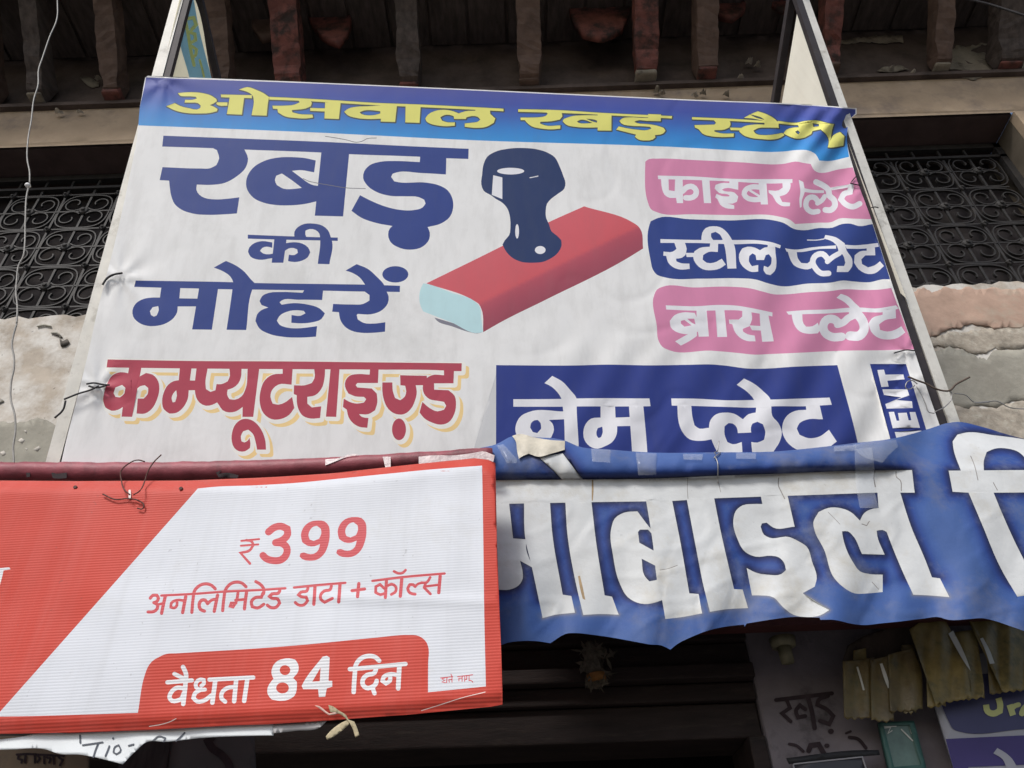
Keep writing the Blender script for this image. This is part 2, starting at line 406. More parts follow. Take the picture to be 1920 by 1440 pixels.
coat('pale_patch', '1295,470 1330,400 1400,360 1500,335 1640,330 1560,365 1500,390 1640,400 1760,360 1960,350 2100,380 2100,520 1920,520 1700,545 1500,540 1300,525', 0.0, M_patch, t=(1440, 0, 4), seed=11)
coat('pale_patch', '480,300 600,290 760,285 900,262 1010,265 1020,310 900,318 740,320 560,322', 0.0, M_patch, t=(1440, 0, 4), seed=12, rough=1.5)
coat('pale_patch', '820,520 880,490 960,486 1060,515 1000,528 880,530', 0.03, M_patch, t=(1440, 0, 4), seed=13, rough=1)
coat('pale_patch', '590,590 640,575 730,580 720,605 600,606', 0.03, M_patch, t=(1440, 0, 4), seed=14, rough=1)
coat('pale_patch', '1390,570 1500,560 1640,572 1560,590 1420,580', 0.05, M_patch, t=(1440, 0, 4), seed=15, rough=1)
coat('pale_patch', '600,590 680,585 740,600 745,640 690,655 640,640', 0.0, M_patch, t=(0, 0, 4), seed=16, rough=1)

M_chip = material('pale_chip', (0.5, 0.47, 0.42), 0.9, 0.1, 0.2, 30)
M_hole = material('hole_dark', (0.10, 0.09, 0.08), 0.9, 0.1, 0.3, 30)
def blemish(s, t, mat, w=None):
    S = Sheet(plane((0, WY, 5)), lambda x, y: 0.0125)
    sheetmesh('chip', Shape(t).o(s) if w is None else Shape(t).s_(w, s), S, 0.0, mat, bld, 12, thick=0.006)
tl = (0, 560, 4)
for s in ('445,300 470,318 505,300 520,325 490,350 455,356', '395,262 450,268 470,290 440,280'): blemish(s, tl, M_hole)
for s in ('385,255 440,262 450,285', '280,205 330,195 380,205', '0,750 20,765 -10,780'): blemish(s, tl, M_greycoat, 10)
for s in ('130,1065 160,1045 185,1060 165,1085', '180,985 200,990 195,1010', '0,1150 30,1140 45,1165 20,1180', '250,1130 290,1105 305,1120 280,1145', '190,1120 205,1125 200,1140'): blemish(s, tl, M_chip)

# brackets under the eave: carved side profile, each its own part
def bracket(px, w, mat, k):
    """old carved strut: every one worn differently"""
    r = random.Random(k*7+3); x = float(wallpt(px, 160)[0])
    lo = [(0.72, 6.99), (0.62, 7.01), (0.58, 7.05), (0.54, 7.12), (0.45, 7.19), (0.37, 7.27), (0.29, 7.35), (0.20, 7.43), (0.12, 7.50), (0.04, 7.57), (-0.03, 7.66), (-0.12, 7.71)]
    hi = [(0.10, 7.715), (0.3, 7.56), (0.48, 7.38), (0.62, 7.24), (0.72, 7.16)]
    dz = r.uniform(-0.01, 0.06)
    pr = [(y+r.uniform(-.010, .010), min(7.715, z+dz*(0.72-y if y < .7 else 0)+r.uniform(-.010, .010))) for y, z in lo]+hi
    n = len(pr); ww = [w/2*(0.80+0.25*noise.noise((i*0.45, k*3.3, 0)) if i < 3 else 0.95+0.22*noise.noise((i*0.45, k*3.3, 0))) for i in range(n)]; sk = r.uniform(-.02, .02)
    v = [(x+s*ww[i]+sk*i/n, y, z) for s in (-1, 1) for i, (y, z) in enumerate(pr)]
    f = [(i, (i+1) % n, n+(i+1) % n, n+i) for i in range(n)]+[tuple(range(n))[::-1], tuple(range(n, 2*n))]
    ob = mk('bracket', v, f, mat, bld); m = ob.modifiers.new('bevel', 'BEVEL'); m.width = 0.012; m.segments = 2
    bm = bmesh.new(); bm.from_mesh(ob.data); bmesh.ops.triangulate(bm, faces=bm.faces); bmesh.ops.subdivide_edges(bm, edges=bm.edges, cuts=2, use_grid_fill=True); bmesh.ops.recalc_face_normals(bm, faces=bm.faces); bm.to_mesh(ob.data); bm.free()
    ob.modifiers.remove(m); d = ob.modifiers.new('wear', 'DISPLACE'); d.texture = DT; d.strength = 0.03; d.mid_level = 0.5; d.texture_coords = 'GLOBAL'
    c = box('corbel', x-w*0.45, x+w*0.40, WY-0.10-r.uniform(0, .04), WY+0.01, 6.982, 7.03+r.uniform(-.02, .03), [M_brownwood, M_patch, M_redwood][k % 3], bld, 0.02)
for k, (px, w, m) in enumerate([(22, .16, M_brownwood), (105, .13, M_timber), (238, .16, M_brownwood), (430, .19, M_brownwood), (554, .21, M_redwood), (772, .17, M_timber), (992, .17, M_brownwood),
                                (1210, .19, M_redwood), (1324, .17, M_brownwood), (1560, .13, M_redwood), (1772, .14, M_brownwood), (1905, .2, M_timber)]):
    bracket(px, w, m, k)
rr = random.Random(21)
for px, py in [(1232, 172), (1240, 178), (1302, 181), (1318, 178), (1362, 180), (1388, 150), (1405, 118), (1420, 124), (1670, 132), (1710, 140), (185, 150), (150, 212), (112, 213)]:     # crumbled lumps on the ledge
    c = wallpt(px, py, WY-0.03); n = 9
    v = [(c[0]+rr.uniform(.6, 1.2)*.03*math.cos(2*math.pi*k/n)*(1 if j else .5), c[1]+rr.uniform(-.02, .01), c[2]+rr.uniform(.6, 1.2)*.018*math.sin(2*math.pi*k/n)*(1 if j else .5)-j*.0) for j in (0, 1) for k in range(n)]
    v = [(x, y-(.03 if i < n else 0), z) for i, (x, y, z) in enumerate(v)]
    mk('rubble_lump', v, [tuple(range(n))[::-1]]+[(k, (k+1) % n, n+(k+1) % n, n+k) for k in range(n)], M_patch if rr.random() < .6 else M_rubble, bld)
for s, y, m in [('1068,-60 1178,-60 1182,20 1168,52 1132,68 1094,62 1076,40', .48, M_redwood), ('575,-60 655,-60 658,30 650,62 634,80 608,70 582,40', .48, M_redwood), ('1440,-60 1510,-60 1508,-5 1490,14 1465,16 1445,0', .48, M_redwood), ('470,-60 528,-60 528,40 512,66 490,70 472,50', .48, M_brownwood), ('1335,-60 1400,-60 1398,15 1375,32 1348,28', .48, M_redwood), ('180,-60 262,-60 262,15 240,36 205,34 185,12', .48, M_timber)]:
    sheetmesh('valance_board', Shape().o(s), Sheet(plane((0, y, 7.4)), lambda x, yy: 0.006*noise.noise((x*.04, yy*.04, 2))), 0, m, bld, 16, thick=0.05)

# windows: reveal, shutter, grille of bars and scrolls
GY = 1.0
S_ = 0.19
def scroll_mesh():
    pts1 = []
    for i in range(15):                       # rounded-square quarter arc
        a = math.pi/2*i/14; c, s = math.cos(a), math.sin(a); k = (abs(c)**3.4+abs(s)**3.4)**(-1/3.4)
        pts1.append((0.93*k*c*S_, 0.93*k*s*S_))
    pts2 = []
    for i in range(19):                       # curl
        a = -2.5+i*0.34; r = 0.43*(1-i/27); pts2.append(((0.46+r*math.cos(a))*S_, (0.42+r*math.sin(a))*S_))
    vv, ff = [], []
    for pts, y in ((pts1, 0.0), (pts2, -0.004)):
        w, dpt = 0.0042, 0.009; k0 = len(vv)
        for i, q in enumerate(pts):
            a = np.array(pts[max(i-1, 0)]); b = np.array(pts[min(i+1, len(pts)-1)]); d = (b-a)/np.linalg.norm(b-a); nn = np.array([-d[1], d[0]])
            for s, t in ((-1, -1), (1, -1), (1, 1), (-1, 1)):
                vv.append((q[0]+nn[0]*s*w, y+t*dpt, q[1]+nn[1]*s*w))
            if i:
                for e in range(4): ff.append((k0+(i-1)*4+e, k0+(i-1)*4+(e+1) % 4, k0+i*4+(e+1) % 4, k0+i*4+e))
    me = bpy.data.meshes.new('scroll'); me.from_pydata(vv, [], ff); me.materials.append(M_iron); me.update(); return me
def rosette_mesh(r, n):
    pr = [(1, 0), (0.8, -.35), (0.4, -.5), (0.35, -.75), (0, -.85)]
    vv = [(r*a*math.cos(2*math.pi*k/n), r*b, r*a*math.sin(2*math.pi*k/n)) for a, b in pr for k in range(n)]
    ff = [(i*n+k, i*n+(k+1) % n, (i+1)*n+(k+1) % n, (i+1)*n+k) for i in range(len(pr)-1) for k in range(n)]
    me = bpy.data.meshes.new('rosette'); me.from_pydata(vv, [], ff); me.materials.append(M_iron); me.update(); return me
SCR, ROS, DIA = scroll_mesh(), rosette_mesh(0.036, 10), rosette_mesh(0.028, 4)
barm = {}
def put(name, me, loc, parent, scale=(1, 1, 1), rot=0.0):
    o = bpy.data.objects.new(name, me); COL.objects.link(o); o.parent = parent
    o.location = Vector(loc)-WL[parent.name]; o.scale = scale; o.rotation_euler = (0, rot, 0); return o
anchors = [wallpt(125, 466, GY), wallpt(1770, 390, GY)]
visx = [(-3.5, -1.75), (1.62, 3.2)]
for (a, b), an, (va_, vb_) in zip(wins, anchors, visx):
    box('window_shutter', a-0.02, b+0.02, 1.16, 1.2, Z_SILL-0.1, Z_HEAD+0.05, M_shut, bld, 0)
    box('window_head', a-0.003, b+0.003, WY+0.012, 1.2, Z_HEAD+0.002, Z_HEAD+0.06, M_reveal, bld, 0)
    box('window_jamb', b+0.002, b+0.05, WY+0.012, 1.2, Z_SILL-0.1, Z_HEAD, M_cream, bld, 0)
    box('window_jamb', a-0.05, a-0.002, WY+0.012, 1.2, Z_SILL-0.1, Z_HEAD, M_cream, bld, 0)
    box('window_sill', a-0.003, b+0.003, WY+0.03, 1.2, Z_SILL-0.14, Z_SILL-0.05, M_greycoat, bld, 0)
    zt = Z_HEAD-0.02; zb = Z_SILL-0.06
    fv, ff = [], []
    for bx in ((a, b, zt-0.05, zt), (a, b, zb, zb+0.03), (a, a+0.05, zb, zt), (b-0.05, b, zb, zt), (a, b, zt-0.16, zt-0.135)):
        q, h = boxv(bx[0], bx[1], GY-0.022, GY+0.018, bx[2], bx[3]); ff += [tuple(i+len(fv) for i in t) for t in h]; fv += q
    gr = mk('window_grille', fv, ff, M_iron, bld)
    ax, az = float(an[0]), float(an[2])
    ks = [k for k in range(-14, 15) if max(a, va_-0.2) < ax+k*S_ < min(b, vb_+0.3)]
    js = [j for j in range(-9, 10) if zb < az+j*S_ < zt-0.12]
    for k in ks:
        x = ax+k*S_; box('bar', x-0.0075, x+0.0075, GY-0.008, GY+0.008, zb+0.01, zt-0.02, M_iron, gr, 0)
    for j in js:
        z = az+j*S_; box('rail', max(a, va_-0.2), min(b, vb_+0.3), GY-0.013, GY-0.009, z-0.006, z+0.006, M_iron, gr, 0)
    for k in ks:
        for j in js:
            x, z = ax+k*S_, az+j*S_
            if k % 2 == 0 and j % 2 == 0:
                put('rosette', ROS, (x, GY-0.012, z), gr)
                for sx in (-1, 1):
                    for sz in (-1, 1):
                        if a < x+sx*S_*0.9 < b and zb < z+sz*S_*0.9 < zt-0.02: put('scroll', SCR, (x, GY-0.004, z), gr, (sx, 1, sz))
            elif k % 2 and j % 2: put('rosette', DIA, (x, GY-0.012, z), gr)

# shop front below the signs
M_door = material('shop_timber', (0.024, 0.015, 0.013), 0.7, 0.3, 0.35, 5, (0.055, 0.04, 0.03), 0.6, 8, 0.55, stretch=(1, 4, 6), bump=0.5, bscale=25)
M_pillar = material('grey_limewash', (0.20, 0.175, 0.185), 0.9, 0.1, 0.2, 6, (0.05, 0.045, 0.045), 0.8, 5, 0.55, bump=0.6, bscale=30)
pil = wallpt(1418, 1300, 0.34)[0]
box('canopy_slab', -4.5, 4.5, 0.12, WY+0.012, 2.70, 2.82, M_soot, bld, 0.01)
zz = [2.695, 2.60, 2.585, 2.50, 2.485, 2.43, 2.415, 2.30]
for i, (z1, z0, y) in enumerate([(2.695, 2.595, 0.30), (2.592, 2.515, 0.325), (2.512, 2.462, 0.29), (2.459, 2.40, 0.335), (2.397, 2.285, 0.36)]):
    box('door_header', -3.9, pil-0.003, y, 0.60, z0, z1, M_door, bld, 0.006)
box('door_post', pil-0.06, pil-0.004, 0.33, 0.60, 0, 2.284, M_door, bld, 0.006)
box('pillar', pil, 4.4, 0.34, 0.70, 0.0, 2.695, M_pillar, bld, 0.012)
box('pillar', -4.4, -3.9, 0.34, 0.70, 0.0, 2.695, M_pillar, bld, 0.012)
room = [boxv(-3.9, pil, 3.4, 3.5, 0, 2.9), boxv(-4.0, -3.9, 0.7, 3.5, 0, 2.9), boxv(pil, pil+0.1, 0.705, 3.5, 0, 2.9), boxv(-4.0, pil+0.1, 0.61, 3.5, 2.55, 2.65)]
fv, ff = [], []
for q, h in room: ff += [tuple(i+len(fv) for i in t) for t in h]; fv += q
mk('shop_interior', fv, ff, M_dark, bld)
M_oldpaint = material('old_sign_paint', (0.052, 0.038, 0.042), 0.9, 0.1, 0.3, 20)
UT = (1160, 1080, 4)
sh_p = Sheet(plane((0, 0.34, 2.4)))
wt = Shape(UT).s_(30, '1180,930 1600,880').s_(28, '1260,930 1285,990 1225,1030 1290,1090').s_(30, '1400,1000 1360,970 1330,1010 1345,1060 1400,1050').s_(34, '1420,910 1450,1020 1470,1140')
wt.s_(30, '1570,900 1500,930 1490,965 1560,1000 1610,1050 1580,1110 1510,1085').e(1592, 1165, 22, 20)
wt.s_(22, '1280,1260 1330,1270 1385,1315').s_(38, '1425,1310 1440,1270 1500,1262 1545,1340').e(1562, 1272, 20, 16).s_(26, '1730,1210 1790,1220 1855,1290').s_(18, '1705,1180 1740,1165')
sheetmesh('lettering', wt, sh_p, 0.004, M_oldpaint, bld, 12)

# ------------------------------------------------------------------ sign frame with side boards
BP = plane((0, 0.05, 3.2), 6, 15)          # plane of the big banner, leaning out at the top
def sstep(a, b, x):
    t = max(0.0, min(1.0, (x-a)/(b-a))); return t*t*(3-2*t)
def banner_folds(x, y):
    d = 0.004*noise.noise((x*0.004, y*0.004, 2.2))
    ph = x+0.42*(y-330)
    A = 0.0135*sstep(1330, 1500, x)*(1-0.55*sstep(480, 700, y))
    d += A*math.sin(2*math.pi*(ph-1478)/128+0.6*noise.noise((y*0.01, x*0.004, 5)))
    d += 0.0034*sstep(930, 1150, x)*sstep(560, 700, y)*math.sin(2*math.pi*(x+0.55*(y-700))/86+1.5*noise.noise((x*0.006, y*0.01, 9)))
    c = math.exp(-((x-1560)/85)**2-((y-235)/60)**2)
    d += 0.014*c*math.sin(2*math.pi*(x+0.9*(y-210))/46)-0.05*math.exp(-((x-1598)/22)**2-((y-228)/24)**2)
    d += 0.0018*noise.noise((x*0.02+y*0.006, y*0.011, 7.7))*(0.5+sstep(900, 1500, x))
    d += 0.005*math.exp(-((x-310)/14)**2-((y-152)/16)**2)+0.006*math.exp(-((x-225)/26)**2-((y-520)/18)**2)
    for tx, ty, s in ((226, 520, 1), (182, 725, 1), (1622, 345, -1), (1700, 660, -1), (1735, 712, -1), (310, 152, 1), (1590, 215, -1)):      # pulls towards the ties
        r = math.hypot(x-tx, y-ty)
        if r < 170: d += 0.006*math.exp(-r/55)*math.cos(7*math.atan2(y-ty, s*(x-tx)))
    q = noise.noise((x*0.007+y*0.003, y*0.006-x*0.002, 21.0)); d -= 0.0030*max(0.0, 1-abs(q)*14)*(0.2+0.8*sstep(900, 1350, x))
    return d
BAN = Sheet(BP, banner_folds); BFLAT = Sheet(BP)
E_B = 0.74
M_galv = material('galvanised_steel', (0.74, 0.72, 0.66), 0.5, 0.4, 0.12, 12, (0.28, 0.25, 0.2), 0.6, 9, 0.55, metal=0.05)
M_darksteel = material('dark_steel', (0.045, 0.038, 0.04), 0.6, 0.4, 0.2, 14, (0.16, 0.13, 0.1), 0.5, 9, 0.6, metal=0.2)
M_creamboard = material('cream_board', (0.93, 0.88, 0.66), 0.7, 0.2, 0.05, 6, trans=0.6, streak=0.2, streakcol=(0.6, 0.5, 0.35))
M_creamlit = material('cream_board_right', (0.97, 0.94, 0.82), 0.7, 0.2, 0.04, 6, trans=0.05, streak=0.15, streakcol=(0.7, 0.62, 0.5))  # paler copy of the cream board, sunlit brightness put in its colour
M_panelblue = material('faded_blue_print', (0.26, 0.50, 0.70), 0.7, 0.2, 0.06, 8, trans=0.5)
M_panelyel = material('faded_yellow_print', (0.92, 0.86, 0.32), 0.7, 0.2, 0.06, 8, trans=0.5)
frm = thing('sign_frame', (0, 0.1, 3.0), 'galvanised steel frame with pale side boards holding the large white banner', 'sign frame')
pole_prof = [(-.024, 0), (-.024, -.028), (-.012, -.032), (-.010, -.026), (-.006, -.026), (-.004, -.032), (.006, -.032), (.008, -.026), (.012, -.026), (.014, -.032), (.024, -.028), (.024, 0)]
side = BFLAT(1200, 500)-BFLAT(800, 500)
def pole(a, b, off): return beam('pole', BFLAT(*a, off), BFLAT(*b, off), pole_prof, side, M_galv, frm)
pole((352, -70), (88, 905), -0.035)
pole((1483, -75), (1800, 820), -0.035)
# added dark bars that imitate the shadow in the gap beside each pole
beam('gap_shade', BFLAT(368, -70, -.04), BFLAT(112, 905, -.04), [(-.014, -.03), (.014, -.03), (.014, .0), (-.014, .0)], side, M_darksteel, frm)
beam('gap_shade', BFLAT(1474, -75, -.03), BFLAT(1782, 830, -.03), [(-.02, -.03), (.016, -.03), (.016, .0), (-.02, .0)], side, M_darksteel, frm)
for z, yy in ((-30, -.05), (210, -.05), (500, -.06), (840, -.05)):
    def edge(y): return (352-0.2708*(y+70), 1483+0.3542*(y+75))
    a, b = edge(z), edge(z+14)
    if z > 0: beam('cross_bar', BFLAT(a[0]+8, z, -.075), BFLAT(a[1]-8, z+50 if z < 300 else z, -.075), [(-.014, -.012), (.014, -.012), (.014, .012), (-.014, .012)], (0, 0, 1), M_darksteel, frm)
# side boards: upright planes running from the poles back towards the wall
pd = BFLAT(88, 905)-BFLAT(352, -70)
def sideplane(px, py, tilt):
    n = np.cross(pd, np.array([tilt, 1.0, 0])); n /= np.linalg.norm(n); return Sheet((BFLAT(px, py, -.05), n))
SL = sideplane(310, 120, 0.10); 
SR = Sheet((BFLAT(1560, 190, -.05), np.cross(BFLAT(1800, 820)-BFLAT(1483, -75), np.array([-0.10, 1.0, 0]))/1.0))
SR.n = SR.n/np.linalg.norm(SR.n)
lt = (0, 0, 4)
sheetmesh('side_board', Shape().o('346,-40 362,-10 395,140 420,250 440,340 232,420 300,150'), SL, 0, M_creamboard, frm, 14)
sheetmesh('blue_stripe', Shape(lt).o('1392,-60 1450,-20 1490,200 1580,560 1640,800 1500,900 1415,560 1345,250 1380,60'), SL, 0.004, M_panelblue, frm, 14)
yl = Shape(lt).s_(24, '1398,20 1392,140 1412,260 1430,370 1456,490').s_(26, '1400,140 1452,132 1472,185 1438,222').s_(24, '1418,240 1462,255 1468,300 1436,318').s_(22, '1438,345 1474,372 1462,420 1448,428').s_(16, '1498,450 1515,510 1530,575')
sheetmesh('lettering', yl, SL, 0.008, M_panelyel, frm, 14)
sheetmesh('side_board', Shape().o('1497,10 1466,192 1440,330 1700,560 1580,240 1545,150'), SR, 0, M_creamlit, frm, 14)
def strut(S, a, b, w): 
    return beam('strut', S(*a, -.0), S(*b, -.0), [(-w, -.02), (w, -.02), (w, .02), (-w, .02)], side, M_darksteel, frm)
strut(SL, (366, -40), (440, 290), .016); strut(SR, (1493, -60), (1425, 370), .019)
tube('stay_wire', [SL(374, -30, -.06), SL(411, 145, -.06), SL(450, 300, -.06)], 0.004, M_galv, frm, 6)
tube('stay_wire', [SR(1484, -40, -.04), SR(1452, 190, -.04), SR(1425, 330, -.04)], 0.004, M_galv, frm, 6)

# ------------------------------------------------------------------ the big white banner
LB = Layers()
ban = thing('flex_banner', tuple(BFLAT(960, 860)), 'large white printed banner with blue header, blue lettering and a red stamp picture', 'banner')
def flex(name, col, e=E_B, **k):
    a = dict(rough=0.5, spec=0.16, var=0.035, vscale=5, bump=0.10, bscale=160, streak=0.12, streakcol=tuple(0.35*x+0.10 for x in base(col, e))); a.update(k)
    return material(name, base(col, e), **a)
M_bwhite = flex('banner_white', (208, 208, 207), streak=0.28, streakcol=(0.48, 0.47, 0.45), dirt=(0.52, 0.52, 0.50), dirt_amt=0.35, dirt_scale=1.6)
M_navy = flex('print_navy', (48, 64, 122)); M_navy2 = flex('print_deep_navy', (46, 58, 120))
M_pinkp = flex('print_pink', (190, 123, 154)); M_white2 = flex('print_offwhite', (206, 206, 210), streak=0.15)
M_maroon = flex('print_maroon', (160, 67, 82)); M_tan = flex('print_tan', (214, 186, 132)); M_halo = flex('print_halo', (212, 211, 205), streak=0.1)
M_yel = flex('print_yellow', (202, 199, 110)); M_yedge = flex('print_yellow_edge', (62, 70, 72))
M_head = flex('print_header', (80, 90, 150), ramp=[base(c, E_B) for c in ((72, 78, 140), (62, 76, 146), (58, 92, 160), (54, 116, 180), (56, 132, 192))])
M_slate = flex('print_slate', (42, 56, 92)); M_red = flex('print_red', (190, 110, 120), ramp=[base(c, E_B) for c in ((188, 92, 100), (184, 84, 91), (166, 78, 90), (148, 72, 86), (136, 68, 82))])
M_aqua = flex('print_aqua', (170, 200, 204)); M_grey = flex('print_grey', (118, 118, 128)); M_palegrey = flex('pale_grey', (186, 187, 188))
outline = '272,146 277,142 600,155 960,171 1280,186 1560,199 1606,203 1606,214 1592,224 1588,262 1600,315 1634,412 1670,524 1714,656 1741,737 1780,850 1784,862 1300,870 900,878 500,880 112,880 122,835 150,725 168,650 181,590 196,530 214,460 228,400 244,325 258,250 263,196 266,180'
LB('fabric', Shape().o(outline), BAN, 0, M_bwhite, ban, 6.5)
L1, L2, L3, L4 = 0.0028, 0.0052, 0.0076, 0.010
hd = [(274, 145), (600, 157), (960, 173), (1280, 188), (1560, 201), (1604, 205)]
hb = [(259, 235), (560, 247), (900, 263.5), (1250, 275), (1400, 283), (1440, 285), (1470, 284), (1500, 281), (1515, 282), (1530, 290), (1536, 301), (1552, 302), (1592, 294)]
hs = Shape(); l = hd+[(1604, 213), (1591, 225), (1588, 262)]+hb[::-1]+[(263, 197), (267, 180)]
hs.loops.append([tuple(p) for p in smooth(l)]); hs.loops[0] = hs.loops[0] if area(hs.loops[0]) > 0 else hs.loops[0][::-1]
def tone_head(x, y):
    a = np.interp(x, [p[0] for p in hd], [p[1] for p in hd]); b = np.interp(x, [p[0] for p in hb], [p[1] for p in hb]); return (y-a)/(b-a)
LB('header_strip', hs, BAN, L1, M_head, ban, 6.5, tone_head)
TA, TB, TC, TD = (240, 120, 4.8), (560, 120, 4.8), (880, 120, 4.8), (1250, 120, 4.8)
w1 = Shape(TA).o('450,262 560,254 670,262 750,285 795,315 800,335 770,355 735,370 775,385 806,405 800,425 740,440 640,445 520,440 430,420 345,380 420,352 470,378 560,400 620,410 650,395 655,375 630,352 570,347 510,347 515,322 580,322 620,310 610,295 560,290 500,290 470,285')
w1.o('800,345 895,345 895,375 815,372 795,360').o('835,275 1115,280 1115,308 1045,305 1025,456 890,450 915,302 838,298').o('1000,230 1075,208 1160,235 1220,262 1270,298 1265,320 1248,465 1113,460 1130,310 1125,290 1090,258 1040,240')
w1.o('1300,375 1410,375 1500,365 1545,345 1530,320 1640,325 1655,350 1645,380 1600,400 1530,410 1475,415 1480,435 1540,450 1660,455 1665,482 1600,490 1500,485 1410,470 1350,435 1345,405 1305,402').o('1640,395 1790,400 1790,428 1640,422')
w1.o('-265,296 0,308 380,330 640,347 1100,365 1843,402 1843,425 1100,388 640,368 380,352 0,330 -265,320', TB).o('238,345 378,348 362,495 232,490', TB).o('760,372 620,380 520,385 440,405 410,430 440,460 520,485 620,495 750,492', TB).o('748,365 885,370 868,522 738,518', TB).h('548,435 590,418 640,415 735,425 735,445 690,458 620,462 565,450', TB)
w1.o('962,375 1098,380 1088,530 960,525', TB).o('1140,490 1165,455 1220,425 1310,412 1390,425 1440,445 1500,425 1590,420 1590,398 1720,402 1725,450 1770,490 1755,530 1690,565 1600,575 1495,565 1495,535 1560,528 1610,520 1635,500 1610,475 1560,468 1510,480 1505,495 1400,495 1395,470 1360,458 1310,460 1275,480 1290,510 1340,525 1405,525 1405,555 1330,560 1250,553 1180,535 1150,515', TB)
w2 = Shape(TC).o('440,407 800,415 1200,440 1825,468 1822,490 1500,475 1200,458 800,440 440,430').o('460,482 560,482 640,478 690,465 705,448 690,425 830,435 838,470 815,500 740,515 640,520 635,535 680,552 820,552 818,582 740,588 640,580 560,560 515,525 500,505 462,505')
w2.o('1170,462 1020,462 920,470 850,495 840,515 870,545 950,565 1050,572 1170,570').o('1155,445 1280,450 1278,600 1155,598').h('968,518 1000,502 1030,502 1110,530 1040,535 985,530').h('1050,492 1130,502 1150,510 1148,528 1100,515')
w2.o('1610,450 1725,455 1722,515 1600,512 1500,512 1485,522 1510,532 1600,540 1690,555 1750,575 1765,600 1745,625 1690,638 1670,640 1675,660 1650,680 1590,688 1520,678 1490,655 1500,635 1480,630 1400,610 1322,590 1345,562 1430,580 1520,592 1600,595 1640,580 1625,565 1560,560 1450,555 1370,535 1350,512 1375,490 1450,480 1560,485 1610,485')
w3 = Shape(TD).o('228,478 560,492 890,512 890,530 560,512 228,498').o('1000,512 1170,528 1250,512 1380,512 1440,530 1500,540 1500,560 1400,545 1300,532 1180,548 1000,535').o('250,550 330,548 430,545 445,530 420,500 565,505 575,540 565,570 520,590 430,595 430,608 480,622 605,625 603,655 500,658 400,650 320,625 290,590 255,572').o('570,572 680,575 680,598 575,595')
w3.o('880,530 1005,540 1010,575 900,572 820,578 780,600 800,625 870,640 960,635 1040,620 1060,640 1020,665 940,680 850,675 760,665 690,640 655,610 655,585 700,560 790,545 880,545').o('695,485 760,450 820,425 900,452 980,500 1008,530 1005,575 885,545 870,510 770,490').h('745,452 790,462 870,493 880,503 800,482')
w3.o('1180,540 1310,522 1320,580 1300,630 1230,665 1170,672 1100,650 1050,625 1080,590 1140,572 1190,570').h('1155,610 1180,595 1200,615 1185,635').o('1290,570 1380,560 1395,585 1310,602').o('1370,535 1505,540 1490,590 1480,650 1474,690 1500,640 1560,612 1600,650 1590,735 1480,752 1450,750 1460,690 1440,640 1400,600 1370,575')
for w in (w1, w2, w3):
    LB('lettering_edge', w.grown(1.7, 0.9, 0.9), BAN, L2, M_yedge, ban, 8); LB('lettering', w, BAN, L3, M_yel, ban, 8)
TE, TF, TG = (560, 240, 4.8), (450, 400, 4.8), (230, 400, 4.8)
b1 = Shape(TA).o('318,645 1040,672 1920,708 2500,738 3066,763 3063,855 2868,848 2631,835 1991,811 1740,797 1045,770 740,757 308,743').o('740,745 800,775 820,850 795,910 740,938 650,940 310,928 285,1045 370,1050 375,1100 390,1190 420,1260 480,1310 580,1345 740,1358 880,1352 980,1345 1002,1200 900,1212 780,1218 690,1205 640,1175 615,1130 620,1085 740,1088 870,1070 980,1010 1060,930 1080,850 1045,765')
b1.o('1690,868 1600,848 1480,838 1350,842 1220,875 1120,940 1068,1030 1066,1110 1130,1205 1220,1248 1340,1270 1460,1272 1590,1260 1700,1235 1725,1100 1650,1085 1560,1025 1475,962 1540,955 1675,975').h('1385,985 1480,1050 1565,1115 1480,1125 1400,1122 1340,1090 1322,1045 1335,1005').o('1741,785 1991,800 1936,1372 1681,1365')
b1.o('1095,235 1330,245 1325,418 1100,405 880,400 845,412 832,440 860,480 900,488 1150,492 1260,515 1340,560 1385,640 1390,720 1360,800 1290,855 1160,892 1180,940 1175,1000 1120,1065 1000,1095 900,1075 830,1030 805,960 820,905 845,882 700,855 560,805 475,745 552,605 640,650 760,700 900,735 1040,738 1115,715 1142,680 1130,645 1080,622 960,615 820,610 700,575 620,520 580,450 590,390 640,335 740,303 870,297 1090,307', TE)
LB('lettering', b1, BAN, L1, M_navy, ban, 9)
b2 = Shape(TF).o('70,192 490,208 720,215 880,218 880,248 720,244 420,238 70,228').o('290,262 200,250 130,268 85,305 72,345 95,390 140,412 200,418 280,405 310,405 310,360 260,368 210,362 180,338 200,312 240,300 290,310').o('310,225 420,230 390,445 285,445')
b2.o('405,270 480,260 560,272 615,310 632,350 610,395 560,425 490,438 432,430 440,372 490,375 520,355 515,325 480,312 440,315 395,345').o('820,225 790,150 740,110 660,92 580,95 520,125 490,165 490,215 600,218 588,190 590,155 625,142 680,150 715,185 720,220 700,455 805,458 828,250')
LB('lettering', b2, BAN, L1, M_navy, ban, 9)
b3 = Shape(TG).o('118,605 995,620 1180,626 1800,636 2200,642 2496,652 2494,708 2380,706 2160,704 1800,696 1165,686 860,682 690,677 350,669 104,662').o('350,655 520,660 510,765 695,768 660,838 495,838 490,890 460,940 400,985 310,1012 220,1012 140,980 95,930 88,875 120,810 190,770 260,758 335,758').h('245,880 270,845 320,835 325,870 305,920 280,930 255,915').o('690,660 860,670 803,1047 625,1045')
